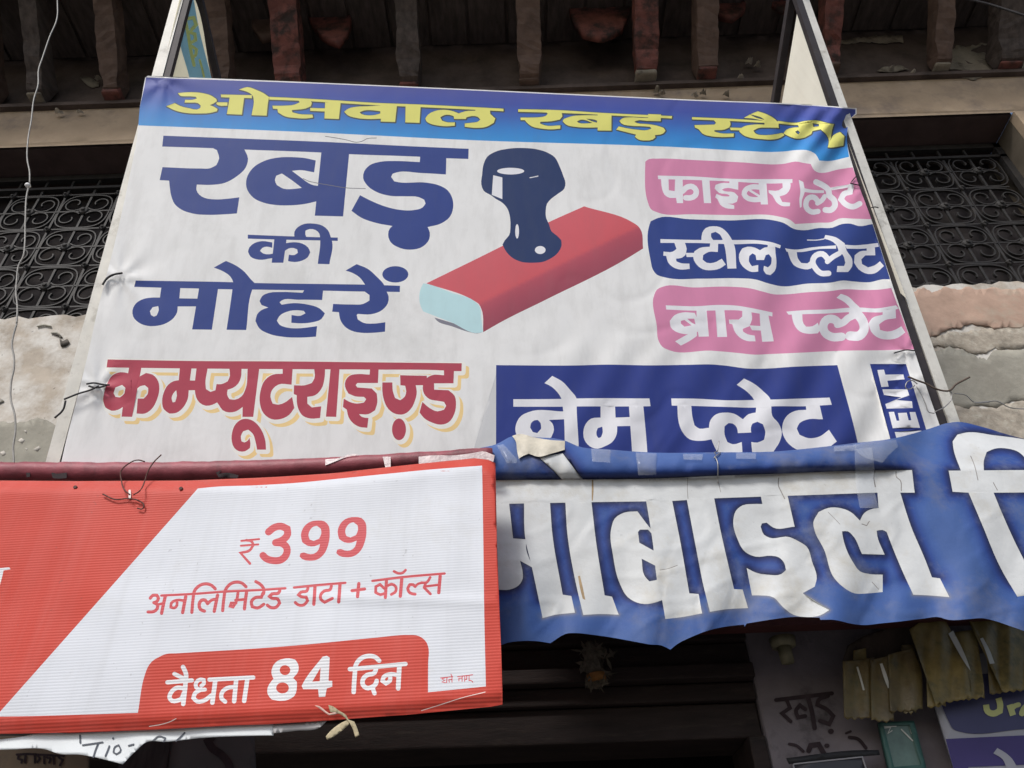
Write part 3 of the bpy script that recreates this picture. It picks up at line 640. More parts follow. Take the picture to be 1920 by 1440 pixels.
b3.o('820,488 930,428 1020,470 1100,530 1150,590 1190,630 1165,690 1112,1050 935,1048 988,680 995,620 970,570 910,525').o('1640,680 1805,685 1795,780 1580,778 1430,785 1412,800 1430,822 1540,808 1660,820 1770,855 1820,900 1790,950 1710,980 1610,990 1518,985 1520,915 1600,922 1645,900 1630,878 1570,872 1480,885 1410,925 1388,965 1410,1000 1480,1028 1570,1035 1680,1025 1750,1015 1740,1110 1600,1118 1450,1112 1320,1085 1230,1035 1195,970 1210,910 1250,870 1310,848 1250,825 1232,790 1255,745 1320,715 1420,708 1620,715')
b3.o('1110,695 1165,735 1165,785 1110,815 1000,820 838,815 830,885 890,890 900,950 940,1015 1000,1055 1090,1075 1200,1075 1305,1065 1308,980 1200,992 1110,985 1060,955 1050,915 1060,905 1180,908 1280,870 1330,810 1338,750 1320,705 1300,660', TF).o('950,515 1050,457 1150,500 1230,570 1300,650 1320,712 1110,704 1125,640 1080,580 1020,540', TF).e(1398, 549, 117, 74, t=TF)
LB('lettering', b3, BAN, L1, M_navy, ban, 9)
TH, TI = (180, 640, 4.8), (520, 640, 4.8)
b4 = Shape(TH).o('105,163 900,177 1632,180 2400,188 3292,197 3290,268 3220,268 3125,262 2540,255 1632,250 900,245 95,235').o('280,285 220,278 150,305 105,370 72,470 65,540 85,595 140,625 200,615 235,595 320,500 320,300').h('235,392 265,420 255,470 215,505 175,500 158,465 175,415').o('300,225 410,230 325,680 230,678 255,480')
b4.o('395,315 450,285 510,300 560,360 570,430 550,520 500,610 440,650 365,650 375,515 430,515 465,475 470,420 440,395 395,405 350,450').o('755,235 860,238 845,352 925,355 925,440 835,440 825,520 780,600 720,645 660,650 610,610 595,540 610,460 650,390 700,358 745,350').h('695,470 722,440 728,490 712,545 690,550 680,510')
b4.o('905,235 1005,240 985,380 990,430 1030,455 1075,440 1085,385 1130,385 1185,360 1205,310 1200,245 1310,245 1305,320 1280,380 1230,420 1185,435 1180,480 1200,520 1250,525 1310,495 1345,430 1365,245 1470,240 1415,680 1318,680 1320,590 1260,630 1200,640 1140,620 1105,570 1090,550 1050,570 990,580 930,550 900,500 890,440')
b4.o('1530,975 1450,975 1435,900 1410,830 1370,795 1325,810 1303,855 1310,900 1335,910 1365,895 1380,868 1390,920 1385,960 1340,990 1290,990 1245,960 1222,900 1225,820 1260,740 1320,700 1390,705 1450,745 1500,820 1525,900').o('1680,240 1770,243 1760,390 1640,390 1590,430 1570,500 1590,560 1640,570 1700,550 1765,500 1785,600 1740,660 1660,700 1580,700 1510,650 1475,560 1480,450 1520,350 1590,300 1680,292')
b4.o('330,240 430,243 425,330 395,430 340,485 270,500 270,560 310,595 395,585 385,690 300,695 230,670 190,610 175,540 175,485 148,475 150,395 250,395 310,375 335,330', TI).o('480,240 560,245 530,680 437,678', TI).o('835,245 912,248 905,375 720,375 705,395 720,415 850,425 895,470 900,550 880,620 820,655 735,655 760,680 820,690 810,778 740,770 680,735 640,680 625,615 590,590 598,515 650,545 720,560 780,550 800,520 780,500 700,495 640,470 610,410 615,350 650,310 720,295 830,300', TI)
b4.o('945,370 1035,370 1040,450 1060,510 1105,530 1145,500 1160,450 1150,400 1108,395 1105,305 1345,310 1350,395 1245,395 1255,450 1240,530 1200,610 1140,655 1070,655 1000,610 960,530 945,450', TI).o('1500,250 1590,255 1585,378 1410,378 1412,435 1540,440 1595,490 1608,570 1590,660 1540,730 1470,750 1390,730 1320,690 1280,640 1305,545 1370,600 1440,630 1500,615 1520,580 1500,545 1440,535 1370,520 1320,470 1310,400 1340,335 1390,305 1500,305', TI).e(1095, 792, 63, 98, t=TI)
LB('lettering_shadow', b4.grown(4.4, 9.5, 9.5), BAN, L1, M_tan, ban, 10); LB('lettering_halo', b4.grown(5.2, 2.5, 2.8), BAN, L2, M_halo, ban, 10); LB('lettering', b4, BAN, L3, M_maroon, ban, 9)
# stamp picture
TJ, TK = (880, 240, 4.8), (780, 380, 4.3636)
LB('grey_wedge', Shape().o('931,698 931,870 880,870'), BAN, L1, M_palegrey, ban, 12)  # flat pale grey triangle left of the name plate box
sb = Shape(TK).o('85,660 695,360 1085,160 1375,30 1770,160 1815,190 1835,215 1858,375 1720,460 1060,795 680,985 550,1060 535,870 515,830 470,800')
def tone_red(x, y):
    X, Y = (x-780)*4.3636, (y-380)*4.3636; d = ((Y-830)+0.487*(X-520))/1.0; return max(0.0, 0.22+d/2400)+0.34*sstep(-25, 25, d)+0.4*max(0.0, min(1.0, d/300))
LB('stamp_body', sb, BAN, L1, M_red, ban, 8, tone_red)
LB('stamp_shadow', Shape(TK).o('150,940 300,985 470,1040 545,1060 500,1070 450,1062 290,1010 170,965'), BAN, L1, M_grey, ban, 8)
LB('stamp_end', Shape(TK).o('60,660 90,665 300,740 470,800 520,850 535,950 548,1058 520,1065 280,975 60,890 40,850 40,700'), BAN, L2, M_aqua, ban, 8)
LB('stamp_handle', Shape(TJ).o('490,180 600,190 700,220 770,265 810,340 845,430 865,495 855,545 800,590 740,635 700,680 688,740 695,820 715,860 740,930 790,970 828,1010 830,1060 800,1120 740,1170 660,1205 570,1213 470,1205 390,1170 330,1110 298,1050 320,1010 358,965 370,880 365,800 345,730 300,675 235,635 195,605 130,565 108,510 115,420 130,320 160,260 230,215 340,188'), BAN, L2, M_slate, ban, 8)
for sh in (Shape(TJ).e(372, 388, 122, 30), Shape(TJ).o('215,425 297,445 297,640 202,602'), Shape(TJ).o('540,445 620,428 622,436 545,452'), Shape(TJ).e(430, 930, 17, 65), Shape(TJ).e(638, 1098, 48, 36)):
    LB('highlight', sh, BAN, L3, M_white2, ban, 12)
# the three name boxes on the right
LB('name_box', Shape().o('1209.5,318 1210,303 1216.7,298.3 1230,297.5 1300,300 1383,304 1467,307.5 1497,303.3 1504,305 1520,307.5 1527.5,320 1535,323.7 1547.5,323.7 1567.5,318.7 1598.7,313.7 1634,411 1600,410 1572.5,410 1560,416 1535,417.5 1491,420 1482,412.5 1460,406 1450,404 1383,403.3 1300,401.7 1233,398.3 1220,391.7 1215,380'), BAN, L1, M_pinkp, ban, 6.5)
LB('name_box', Shape().o('1216.7,425 1220,415 1233,409 1293,411 1366.7,413.3 1450,413 1470,418.3 1488,429 1508,431.7 1535,427.5 1560,427 1579,420 1595,419.4 1610,423.7 1636,420 1669,523.7 1655,523.7 1631.7,529 1598,527.5 1581.7,526 1556.7,530 1515,531.7 1465,536.7 1441.7,531.7 1416.7,524 1383,521.7 1316.7,522.5 1246.7,520 1231.7,515 1223,503 1220.8,493'), BAN, L1, M_navy, ban, 6.5)
LB('name_box', Shape().o('1226.7,553 1231.7,543 1243,537.5 1300,539 1366.7,537.5 1408,541 1433,547.5 1450,551.7 1470,552 1515,548 1556.7,545.8 1581.7,542.5 1620,543.7 1648,543 1671,540 1714,655 1656.7,656.7 1581.7,657.5 1506.7,661 1440,664 1416.7,665 1383,661.7 1333,657.5 1255,656.7 1241.7,650 1234,636.7 1231.7,613'), BAN, L1, M_pinkp, ban, 6.5)
TM, TN, TM2, TR, TQ, TP = (1200, 280, 6), (1460, 300, 8), (1200, 400, 6), (1440, 300, 4), (1200, 520, 6), (1440, 480, 6)
c1 = Shape(TM).o('200,295 600,305 1000,330 1450,335 1715,335 1715,378 1450,385 1000,360 600,345 205,335').o('235,325 320,330 325,460 390,470 395,335 480,340 485,605 415,605 405,545 330,545 275,510 250,450').s_(62, '480,470 530,425 590,420 630,460 620,520 570,545 515,545').o('695,330 780,335 800,605 720,605')
c1.o('1005,335 1105,340 1105,455 950,440 920,455 950,470 1060,485 1105,530 1090,590 1040,610 985,610 1060,630 1060,670 960,660 900,620 870,560 845,540 860,500 920,525 1000,530 1010,520 980,505 890,490 840,440 850,400 910,380 1005,380').s_(58, '1350,425 1250,425 1190,455 1172,505 1205,545 1270,565 1360,562').o('1330,345 1420,350 1440,620 1360,620').s_(26, '1240,465 1340,525')
c1.o('1600,340 1690,345 1690,440 1650,500 1570,530 1600,590 1690,600 1685,640 1590,635 1530,590 1490,520 1450,490 1445,460 1560,460 1605,430')
LB('lettering', c1, BAN, L2, M_white2, ban, 8)
c1 = Shape(TN).o('300,295 370,330 390,480 350,600 345,700 320,720 310,600 325,480').o('370,420 500,445 680,455 680,495 500,495 390,480').s_(80, '590,770 500,780 420,720 410,640 450,570 530,560 590,620').s_(70, '580,650 650,605 690,545').s_(88, '560,330 680,390 740,440 765,540 830,600 840,690 780,750 700,748').s_(84, '1085,395 1070,480 980,510 935,590 1000,660 1120,700 1215,655').o('770,415 1060,365 1060,410 800,455')
LB('lettering', c1, BAN, L2, M_white2, ban, 8)
c2 = Shape(TM2).o('230,290 700,300 1050,300 1350,305 1500,330 1585,360 1575,395 1500,370 1350,345 1050,348 700,335 230,332').o('265,430 370,430 410,400 385,325 505,330 525,400 510,470 470,500 405,510 410,540 460,560 555,565 560,625 450,632 370,605 315,550 295,480 262,475').o('515,445 630,445 630,490 525,492')
c2.o('790,325 880,330 875,435 770,435 710,470 705,520 750,555 830,555 920,510 965,575 900,620 800,640 710,630 640,580 600,500 610,430 670,390 785,375').o('690,300 700,220 740,165 820,145 900,155 980,215 1030,290 1050,330 1085,620 985,622 945,345 930,300 900,240 850,208 800,225 800,265 825,300')
c2.o('1440,330 1520,365 1525,450 1535,550 1515,650 1465,695 1420,685 1390,640 1395,590 1440,608 1475,570 1480,500 1450,460 1415,470 1395,525 1310,525 1300,470 1265,450 1230,480 1225,540 1260,595 1330,580 1330,655 1260,660 1180,620 1120,540 1115,460 1150,395 1210,375 1290,385 1350,415 1400,385 1435,380')
LB('lettering', c2, BAN, L2, M_white2, ban, 8)
c2 = Shape(TR).o('128,662 200,672 330,655 510,640 510,665 380,668 250,690 140,688').o('145,678 215,680 225,740 250,772 295,775 340,740 350,790 320,815 250,815 190,785 165,740').s_(42, '455,850 400,850 355,810 335,760 360,715 410,705 450,745').s_(38, '445,762 490,725 535,700').o('430,562 510,580 575,625 590,680 630,740 630,800 600,840 515,840 520,795 570,795 580,770 560,710 530,690 520,650 470,605 420,590').o('575,635 650,640 720,635 825,622 830,650 800,655 720,665 590,665').o('740,645 800,640 805,715 730,715 700,745 705,780 750,805 800,790 840,760 870,795 800,850 750,855 680,820 645,770 650,715 690,685 740,680').s_(7, '295,600 370,600 420,592')
LB('lettering', c2, BAN, L2, M_white2, ban, 8)
c3 = Shape(TQ).o('290,315 620,325 900,310 1100,320 1250,345 1490,395 1490,440 1350,410 1200,385 1100,372 960,370 750,375 620,375 295,362').o('615,400 480,395 390,425 335,490 345,560 400,610 480,635 560,640 680,600 650,480').o('635,325 745,330 775,665 660,668 640,520').h('460,490 500,480 580,540 500,555 460,520').h('530,465 610,465 625,530 600,520').o('395,720 520,650 640,600 640,660 560,715 460,768')
c3.o('845,325 945,330 980,670 870,672').o('1150,365 1250,375 1260,470 1230,550 1155,580 1160,610 1210,640 1290,655 1300,720 1200,715 1120,675 1060,600 1040,530 1005,520 1000,475 1110,475 1150,440').o('1230,540 1390,550 1390,600 1260,595').o('1345,395 1440,410 1505,720 1375,725 1355,560')
LB('lettering', c3, BAN, L2, M_white2, ban, 8)
c3 = Shape(TP).o('205,625 400,610 700,600 950,580 1050,580 1200,590 1440,555 1470,590 1430,605 1290,632 1050,630 900,632 700,645 400,655 230,660').o('265,645 385,640 400,760 430,795 500,790 560,750 590,830 560,870 450,875 360,850 310,800 280,730').s_(95, '830,908 720,910 640,860 622,785 660,718 740,712 795,755').s_(80, '780,772 850,745 900,700 960,670').s_(104, '960,630 1020,670 1070,745 1078,835 1030,895 920,898').o('770,470 820,425 900,455 980,530 1040,590 1060,650 950,665 920,580 860,520').o('1290,605 1435,595 1440,700 1310,725 1250,770 1260,830 1340,850 1430,830 1500,790 1545,860 1460,920 1340,940 1230,915 1160,850 1130,760 1170,700 1290,660')
LB('lettering', c3, BAN, L2, M_white2, ban, 8)
TS, TT, TV = (900, 660, 4.8), (1220, 660, 4.8), (1440, 560, 4)
nb = Shape(); l = tile(P('145,118 900,120 1100,114 1536,120'), TS)+tile(P('350,115 550,112 650,120 900,150 1000,150 1300,132 1680,118 1860,800 1900,990'), TT)+[(1300, 868), (930, 872)]
nb.loops.append(smooth(l)); nb.loops[0] = nb.loops[0] if area(nb.loops[0]) > 0 else nb.loops[0][::-1]
LB('name_plate_box', nb, BAN, L1, M_navy2, ban, 7)
n1 = Shape(TS).o('300,425 735,422 870,418 1525,418 1535,488 1340,490 870,490 740,492 300,492').o('760,535 440,540 370,575 325,650 320,720 340,770 420,800 540,800 640,770 665,700 650,640 620,612 760,605').h('520,612 545,640 550,690 515,730 475,720 452,680 460,640 490,615').o('580,280 650,215 740,265 810,340 870,420 870,500 888,850 890,960 765,960 745,500 730,415 690,355 640,310')
n1.o('1085,480 1215,483 1220,590 1350,585 1365,665 1235,668 1230,740 1190,810 1120,850 1060,870 990,850 940,790 930,720 950,650 1000,600 1085,590').h('1048,720 1060,685 1100,672 1105,720 1090,765 1068,775 1052,755').o('1340,480 1470,485 1505,890 1510,980 1375,980')
LB('lettering', n1, BAN, L2, M_white2, ban, 8)
n2 = Shape(TT).o('185,418 400,420 700,435 930,432 1080,428 1610,410 1630,475 1400,488 1085,490 950,500 700,495 360,485 190,482').o('240,475 365,478 375,580 395,660 440,690 500,685 540,680 570,780 500,795 430,800 350,785 280,710 250,620').o('600,900 545,780 525,690 540,610 590,560 670,545 750,555 830,605 880,560 945,545 950,490 1085,485 1095,575 1150,640 1180,720 1160,810 1110,890 1080,960 920,960 905,810 960,815 1020,790 1032,720 1010,650 960,628 915,645 902,680 905,725 785,730 775,680 740,645 700,640 665,670 665,740 690,810 740,830 820,810 830,960 640,960')
n2.o('775,295 840,238 930,285 1010,350 1080,430 1085,495 950,500 930,430 870,360').o('1395,480 1520,476 1550,605 1400,610 1340,640 1315,690 1340,745 1420,775 1520,760 1605,700 1675,805 1600,860 1500,890 1400,900 1300,870 1220,800 1185,720 1190,640 1230,570 1300,530 1400,520')
LB('lettering', n2, BAN, L2, M_white2, ban, 8)
LB('name_plate_box', Shape(TV).o('765,490 1035,490 1180,960 1215,1080 925,1080'), BAN, L1, M_navy2, ban, 7)
n3 = Shape(TV).o('820,535 870,532 880,570 1015,568 1025,605 895,615 905,660 850,662').o('858,680 1045,680 1060,725 960,760 1080,770 1085,820 890,825 880,790 1000,740 870,722').o('905,850 945,848 965,915 985,915 975,858 1040,855 1055,912 1075,912 1062,850 1105,850 1140,968 935,972').o('950,1000 1150,990 1170,1060 970,1070')
LB('lettering', n3, BAN, L2, M_white2, ban, 8)
LB('scratch', Shape(TE).s_(6, '240,75 350,92 440,110 520,128 570,120 610,98 700,90').s_(6, '40,455 80,475 150,492 280,515 420,538 600,546'), BAN, L4, material('dark_scratch', (0.2, 0.2, 0.22), 0.8, 0.1, 0.1), ban)
LB.build(BAN, 6.5, ban)

# ------------------------------------------------------------------ wrapped pipe and red board
E_R = 1.16
M_maroonwrap = material('maroon_wrap', (0.27, 0.065, 0.082), 0.5, 0.35, 0.3, 12, (0.06, 0.03, 0.035), 0.7, 7, 0.56, bump=1.0, bscale=18)
M_palewrap = material('pale_film', (0.50, 0.40, 0.40), 0.3, 0.5, 0.15, 20, bump=0.8, bscale=40)
pip = thing('wrapped_pipe', tuple(plane((-.9, -.16, 3.05))[0]), 'maroon cloth wrapped pipe running along the top of the red board', 'pipe')
PIP = Sheet(plane((0, -0.17, 3.0), -2))
path, rads = [], []
for i in range(90):
    x = -180+i*12.4; y = np.interp(x, [-180, 0, 240, 400, 560, 700, 800, 930], [890, 885, 886, 884, 878, 869, 862, 852])
    path.append(PIP(x, y+1.2*noise.noise((x*0.02, 0, 3)))); rads.append(0.036*(1+0.09*noise.noise((x*0.03, 1, 1))+0.10*noise.noise((x*0.11, 4, 2)))*np.interp(x, [400, 930], [1, 0.72]))
tube('wrap', path, rads, M_maroonwrap, pip, 16)
PW = Sheet(plane((0, -0.17, 3.0), -2), lambda x, y: 0.038+0.003*noise.noise((x*.05, y*.05, 2)))
sheetmesh('film_scrap', Shape((440, 800, 4)).o('680,245 780,235 850,212 925,205 920,215 860,222 770,255 680,290'), PW, 0.003, M_palewrap, pip, 10)
sheetmesh('film_scrap', Shape((440, 800, 4)).o('1380,225 1480,215 1640,215 1800,195 1860,185 1950,215 1940,262 1800,262 1600,275 1380,300'), PW, 0.003, M_palewrap, pip, 10)
sheetmesh('film_scrap', Shape((440, 800, 4)).o('1110,225 1170,225 1170,300 1130,305'), PW, 0.003, M_palewrap, pip, 10)
M_tear = material('black_tear', (0.03, 0.02, 0.022), 0.8, 0.2, 0.3, 20)
sheetmesh('tear', Shape((0, 800, 4)).o('385,350 430,320 500,330 500,385 440,390 395,385'), PW, 0.004, M_tear, pip, 10)
sheetmesh('tear', Shape((0, 800, 4)).o('1620,345 1660,325 1640,355 1700,345 1790,365 1780,385 1640,380'), PW, 0.004, M_tear, pip, 10)
sheetmesh('tear', Shape((0, 800, 4)).o('195,330 225,325 225,375 200,380'), PW, 0.004, M_tear, pip, 10)

RT = [(-180, 907), (0, 901), (140, 902), (350, 901), (480, 896), (615, 888), (790, 869), (890, 859), (915, 862), (929, 868)]
RB = [(-180, 1386), (0, 1376), (100, 1374), (275, 1369), (440, 1360), (502, 1358), (615, 1351), (765, 1340), (920, 1325), (942, 1321)]
def red_folds(x, y):
    t = np.interp(x, [p[0] for p in RT], [p[1] for p in RT]); b = np.interp(x, [p[0] for p in RB], [p[1] for p in RB])
    d = -0.030*(1-sstep(t, t+20, y))-0.016*sstep(b-26, b+2, y)
    d += 0.008*noise.noise((x*0.003, y*0.003, 6.0))+0.0035*noise.noise((x*0.009, y*0.012, 16.0))+0.0012*noise.noise((x*0.014, y*0.014, 2.0))
    d += 0.004*math.exp(-((y-1122-0.03*(x-700))/9)**2)*sstep(430, 560, x)
    return d
RED = Sheet(plane((0, -0.30, 2.8), -3), red_folds)
def board(name, col, **k):
    a = dict(rough=0.5, spec=0.18, var=0.07, vscale=2.5, flute=37, bump=0.14, fleck=0.25); a.update(k); return material(name, base(col, E_R), **a)
M_rb = board('board_red', (202, 75, 62), streak=0.12, streakcol=(0.62, 0.22, 0.2)); M_rw = board('board_white', (221, 224, 230), bump=0.10, dirt=(0.52, 0.52, 0.51), dirt_amt=0.4, dirt_scale=5, streak=0.12)
M_rt = board('board_red_text', (208, 88, 94)); M_rwt = board('board_white_text', (226, 226, 228), bump=0.2)
red = thing('advertising_board', tuple(RED(480, 1370)), 'red and white fluted plastic board advertising a 399 rupee offer for 84 days', 'advertising board')
LR = Layers()
rs = Shape(); l = RT+[(932, 1025), (937, 1157), (940, 1230), (942, 1300)]+RB[::-1]
rs.loops.append([tuple(map(float, p)) for p in l]); rs.loops[0] = rs.loops[0] if area(rs.loops[0]) > 0 else rs.loops[0][::-1]
sheetmesh('backing', rs, RED, -0.002, M_rb, red, 10, thick=0.005)
LR('board', rs, RED, 0, M_rb, red)
K1, K2 = 0.003, 0.0055
wp = Shape().o('371,916 400,913 480,910 560,905 640,897 720,889 800,881 904,873 906,1000 908,1150 911,1287 802.5,1298 803,1240 803.7,1217 800,1205 790,1195 780,1191 770,1190.5 700,1196 600,1206 520,1213 440,1218.5 380,1222 330,1225 312,1226 298,1232 285,1240 277,1251 272,1264 258.5,1336.5 150,1340 0,1343.5 -8,1343.5 226,1080')
LR('white_field', wp, RED, K1, M_rw, red, 8)
AA, BB, CC, DD, EE, FF = (430, 950, 6), (260, 1040, 6), (540, 1050, 6), (290, 1200, 8), (480, 1200, 6.4), (800, 1080, 4)
r1 = Shape(AA).s_(24, '135,385 335,365').s_(24, '130,440 325,425').s_(30, '190,378 250,390 270,430 230,490 125,520 232,640')
r1.s_(80, '440,285 500,238 580,220 650,250 655,310 600,375 520,405').s_(80, '520,405 590,412 645,460 640,540 580,598 490,606 410,580 378,548')
nine = '1000,155 1070,165 1120,220 1130,300 1115,420 1060,540 990,595 900,608 820,590 790,560 800,525 840,515 880,530 950,530 1000,490 1020,420 960,445 880,440 820,400 805,320 830,240 890,180'
nh = '985,215 1030,250 1035,300 1010,360 950,385 905,370 890,320 910,260 945,225'
r1.o(nine).h(nh); A2 = (430+413/6, 950-39/6, 6); r1.o(nine, A2).h(nh, A2)
LR('lettering', r1, RED, K2, M_rt, red, 12)
r2 = Shape(BB)
for w, s in [(28, '255,460 640,440 970,415 1400,395 1650,378'), (36, '130,490 160,458 205,458 222,490 200,530 170,540'), (36, '170,540 212,560 210,605 170,640 105,645'), (30, '205,565 285,545'), (38, '300,465 278,560 258,660'), (38, '530,470 512,560 495,652'), (32, '525,520 430,512 368,545 362,590 400,600 430,570 430,525'),
             (36, '598,650 612,500 632,400 690,345 760,328 820,345 862,385'), (38, '740,635 695,615 680,560 705,515 748,512 775,552'), (34, '775,552 820,512 880,498'), (38, '888,455 868,550 850,638'), (36, '945,630 958,500 985,380 1040,325 1110,308 1170,325 1208,362'),
             (34, '1118,425 1100,520 1062,588 1030,580 1042,545 1095,545'), (32, '1090,512 1205,502'), (38, '1214,418 1200,520 1190,610'), (36, '1318,303 1370,335 1408,390 1405,440'), (36, '1400,430 1380,478 1310,485 1268,530 1278,585 1335,600 1408,558'), (36, '1588,405 1572,432 1500,442 1472,470 1500,490 1565,500 1585,545 1545,592 1480,592 1447,568')]: r2.s_(w, s)
LR('lettering', r2, RED, K2, M_rt, red, 12)
r3 = Shape(CC)
for w, s in [(28, '68,310 300,286 645,257'), (34, '225,312 212,348 145,362 118,392 150,413 205,418 220,458 182,503 112,503 82,478'), (38, '303,295 298,400 290,498'), (34, '488,292 475,332 410,348 368,392 368,440 412,475 500,432'), (38, '585,270 578,370 570,472'), (36, '720,345 862,326'), (38, '797,265 782,412'),
             (28, '950,235 1300,192 1762,152'), (32, '1085,322 1035,275 988,300 986,365 1040,390 1095,372'), (36, '1108,230 1095,422'), (32, '1112,295 1165,272 1212,300 1212,352 1162,388'), (38, '1280,210 1263,408'), (30, '1192,128 1240,150 1290,145 1323,113'), (34, '1430,385 1372,370 1347,322 1370,278 1408,278 1430,300'), (28, '1430,298 1465,268 1500,258'), (30, '1500,255 1560,252 1600,195'), (32, '1548,262 1532,310 1602,382'), (28, '1545,298 1700,278'), (38, '1712,180 1696,368')]: r3.s_(w, s)
LR('lettering', r3, RED, K2, M_rt, red, 12)
r4 = Shape(DD)
for w, s in [(62, '190,635 560,605'), (62, '820,595 1480,562'), (68, '425,405 468,500 462,650 428,960'), (62, '295,508 440,580'), (64, '430,722 330,718 245,790 222,860 260,912 330,912 400,880 435,800'), (58, '700,688 738,650 735,600 685,592 622,640 622,708 680,745 755,742'), (62, '680,750 605,800 582,870 640,922 740,908 850,830'), (68, '910,600 865,940'), (62, '1200,702 1085,722 1005,800 1003,875 1058,925'), (66, '1222,605 1192,920'), (66, '1388,600 1342,915')]: r4.s_(w, s)
LR('lettering', r4, RED, K2, M_rwt, red, 12)
r5 = Shape(EE).o('400,220 470,235 505,290 505,380 445,455 490,500 490,580 460,670 390,715 290,730 190,715 140,650 140,570 180,500 210,465 185,400 200,320 260,250 330,225').e(348, 362, 63, 60, True).e(318, 575, 76, 66, True)
r5.o('800,200 850,190 885,210 870,490 915,490 915,560 850,580 830,680 755,685 745,590 565,590 548,550 580,490').h('775,330 675,500 765,495')
for w, s in [(52, '1125,350 1300,335 1795,287'), (54, '1172,625 1185,420 1205,285 1265,218 1350,192 1430,205 1478,248'), (54, '1440,350 1420,395 1335,420 1285,470 1282,535 1325,575 1390,565 1440,520 1448,490'), (52, '1395,560 1422,640'), (56, '1720,315 1706,580'), (50, '1705,420 1600,412 1532,445 1518,490 1560,520 1605,490 1610,425')]: r5.s_(w, s)
LR('lettering', r5, RED, K2, M_rwt, red, 12)
r6 = Shape(FF)
for s in ['105,765 195,755', '232,755 345,741', '135,765 115,772 135,783 115,795 142,801', '152,763 150,800', '190,758 190,796', '188,775 166,779 170,796', '192,756 182,737', '266,753 266,790', '264,766 242,766 242,787', '286,751 285,790', '301,750 300,775 291,776', '318,748 318,784 333,784 346,797']: r6.s_(7, s)
LR('lettering', r6, RED, K2, M_rt, red, 20)
LR('lettering', Shape((0, 800, 4)).o('-80,1068 70,1055 78,1070 0,1082 -80,1090').s_(28, '12,1080 -2,1140 -20,1200'), RED, K1, M_rwt, red, 12)
M_scr = material('scratch_white', (0.85, 0.75, 0.7), 0.5, 0.3, 0.05)
LR('scratch', Shape((0, 1080, 4)).s_(6, '1120,1128 1200,1115 1270,1095 1320,1070'), RED, K1, M_scr, red, 20)
LR('scratch', Shape((440, 1080, 4)).s_(5, '1400,1010 1560,960 1700,915 1880,870'), RED, K1, M_scr, red, 20)
LR.build(RED, 8, red)
M_rust = material('rusty_steel', (0.10, 0.045, 0.035), 0.7, 0.3, 0.3, 60); M_wire = material('grey_wire', (0.32, 0.31, 0.3), 0.4, 0.5, 0.2, 60, metal=0.5); M_black = material('black_wire', (0.035, 0.033, 0.035), 0.6, 0.3, 0.2, 60)
for c in ((568, 458), (1360, 468)):
    q = tile([c], (0, 800, 4))[0]; s = mk('nail_head', *(lambda p: tubev([p+np.array([0, -.006, 0]), p+np.array([0, .004, 0])], 0.006, 8))(RED(q[0], q[1])), M_rust, red)
def wire(name, segs, rad, mat, label, cat='wire', parent=None, group=None):
    """segs: list of (tile, path, sheet, offset); several strands make one tie"""
    vv, ff = [], []
    for t, s, S, off in segs:
        pts = smooth(tile(P(s), t), False, 5, 80)
        v, f = tubev([S(x, y, off) for x, y in pts], rad, 6); ff += [tuple(i+len(vv) for i in h) for h in f]; vv += v
    return tag(mk(name, vv, ff, mat, parent, True), label, cat, group) if parent is None else mk(name, vv, ff, mat, parent, True)
t0 = (0, 800, 4)
wire('tie_wire', [(t0, '975,512 930,470 910,400 905,340 960,280 1040,250 1085,262', RED, .035), (t0, '1210,210 1150,270 1105,345 1085,410 1050,480 1000,512', RED, .035), (t0, '770,505 860,545 960,540 1040,555 1080,590 1070,615 1030,612', RED, .012)], 0.0022, M_rust, 'rusty wire loop tying the red board to the maroon wrapped pipe', 'tie wire')
sheetmesh('wire_knot', Shape(t0).o('964,475 978,472 982,500 980,540 964,540'), RED, 0.006, M_scr, red, 10)

# ------------------------------------------------------------------ blue hanging banner with rolled top
BT = [(900, 840), (930, 833), (960, 818), (1010, 820), (1056, 825), (1085, 837), (1146, 843), (1212, 848), (1345, 848), (1460, 846), (1532, 839), (1600, 831), (1680, 821), (1745, 803), (1777, 793), (1795, 791), (1840, 800), (1890, 815), (1925, 824), (2060, 850)]
BF = [(900, 898), (931, 898), (1087, 897), (1296, 895), (1345, 893), (1460, 887), (1605, 882), (1715, 881), (1800, 880), (2060, 878)]
BBm = [(900, 1212), (938.7, 1210), (952, 1205), (970, 1202.5), (1010, 1202.5), (1032, 1206), (1045, 1197), (1060, 1188.5), (1080, 1187), (1110, 1190), (1145, 1195), (1195, 1204), (1220, 1208.5), (1240, 1210), (1257, 1218), (1270, 1207.5), (1295, 1195), (1332, 1181), (1360, 1175), (1395, 1171), (1396, 1175), (1400, 1169), (1450, 1161), (1482, 1157), (1537, 1158), (1538, 1162), (1562, 1162), (1600, 1170), (1620, 1172), (1650, 1169), (1690, 1165), (1730, 1160), (1765, 1158), (1770, 1160), (1815, 1161), (1840, 1159), (1865, 1164), (1890, 1172.5), (1917, 1182), (1980, 1205), (2060, 1200)]
def ip(L, x): return np.interp(x, [p[0] for p in L], [p[1] for p in L])
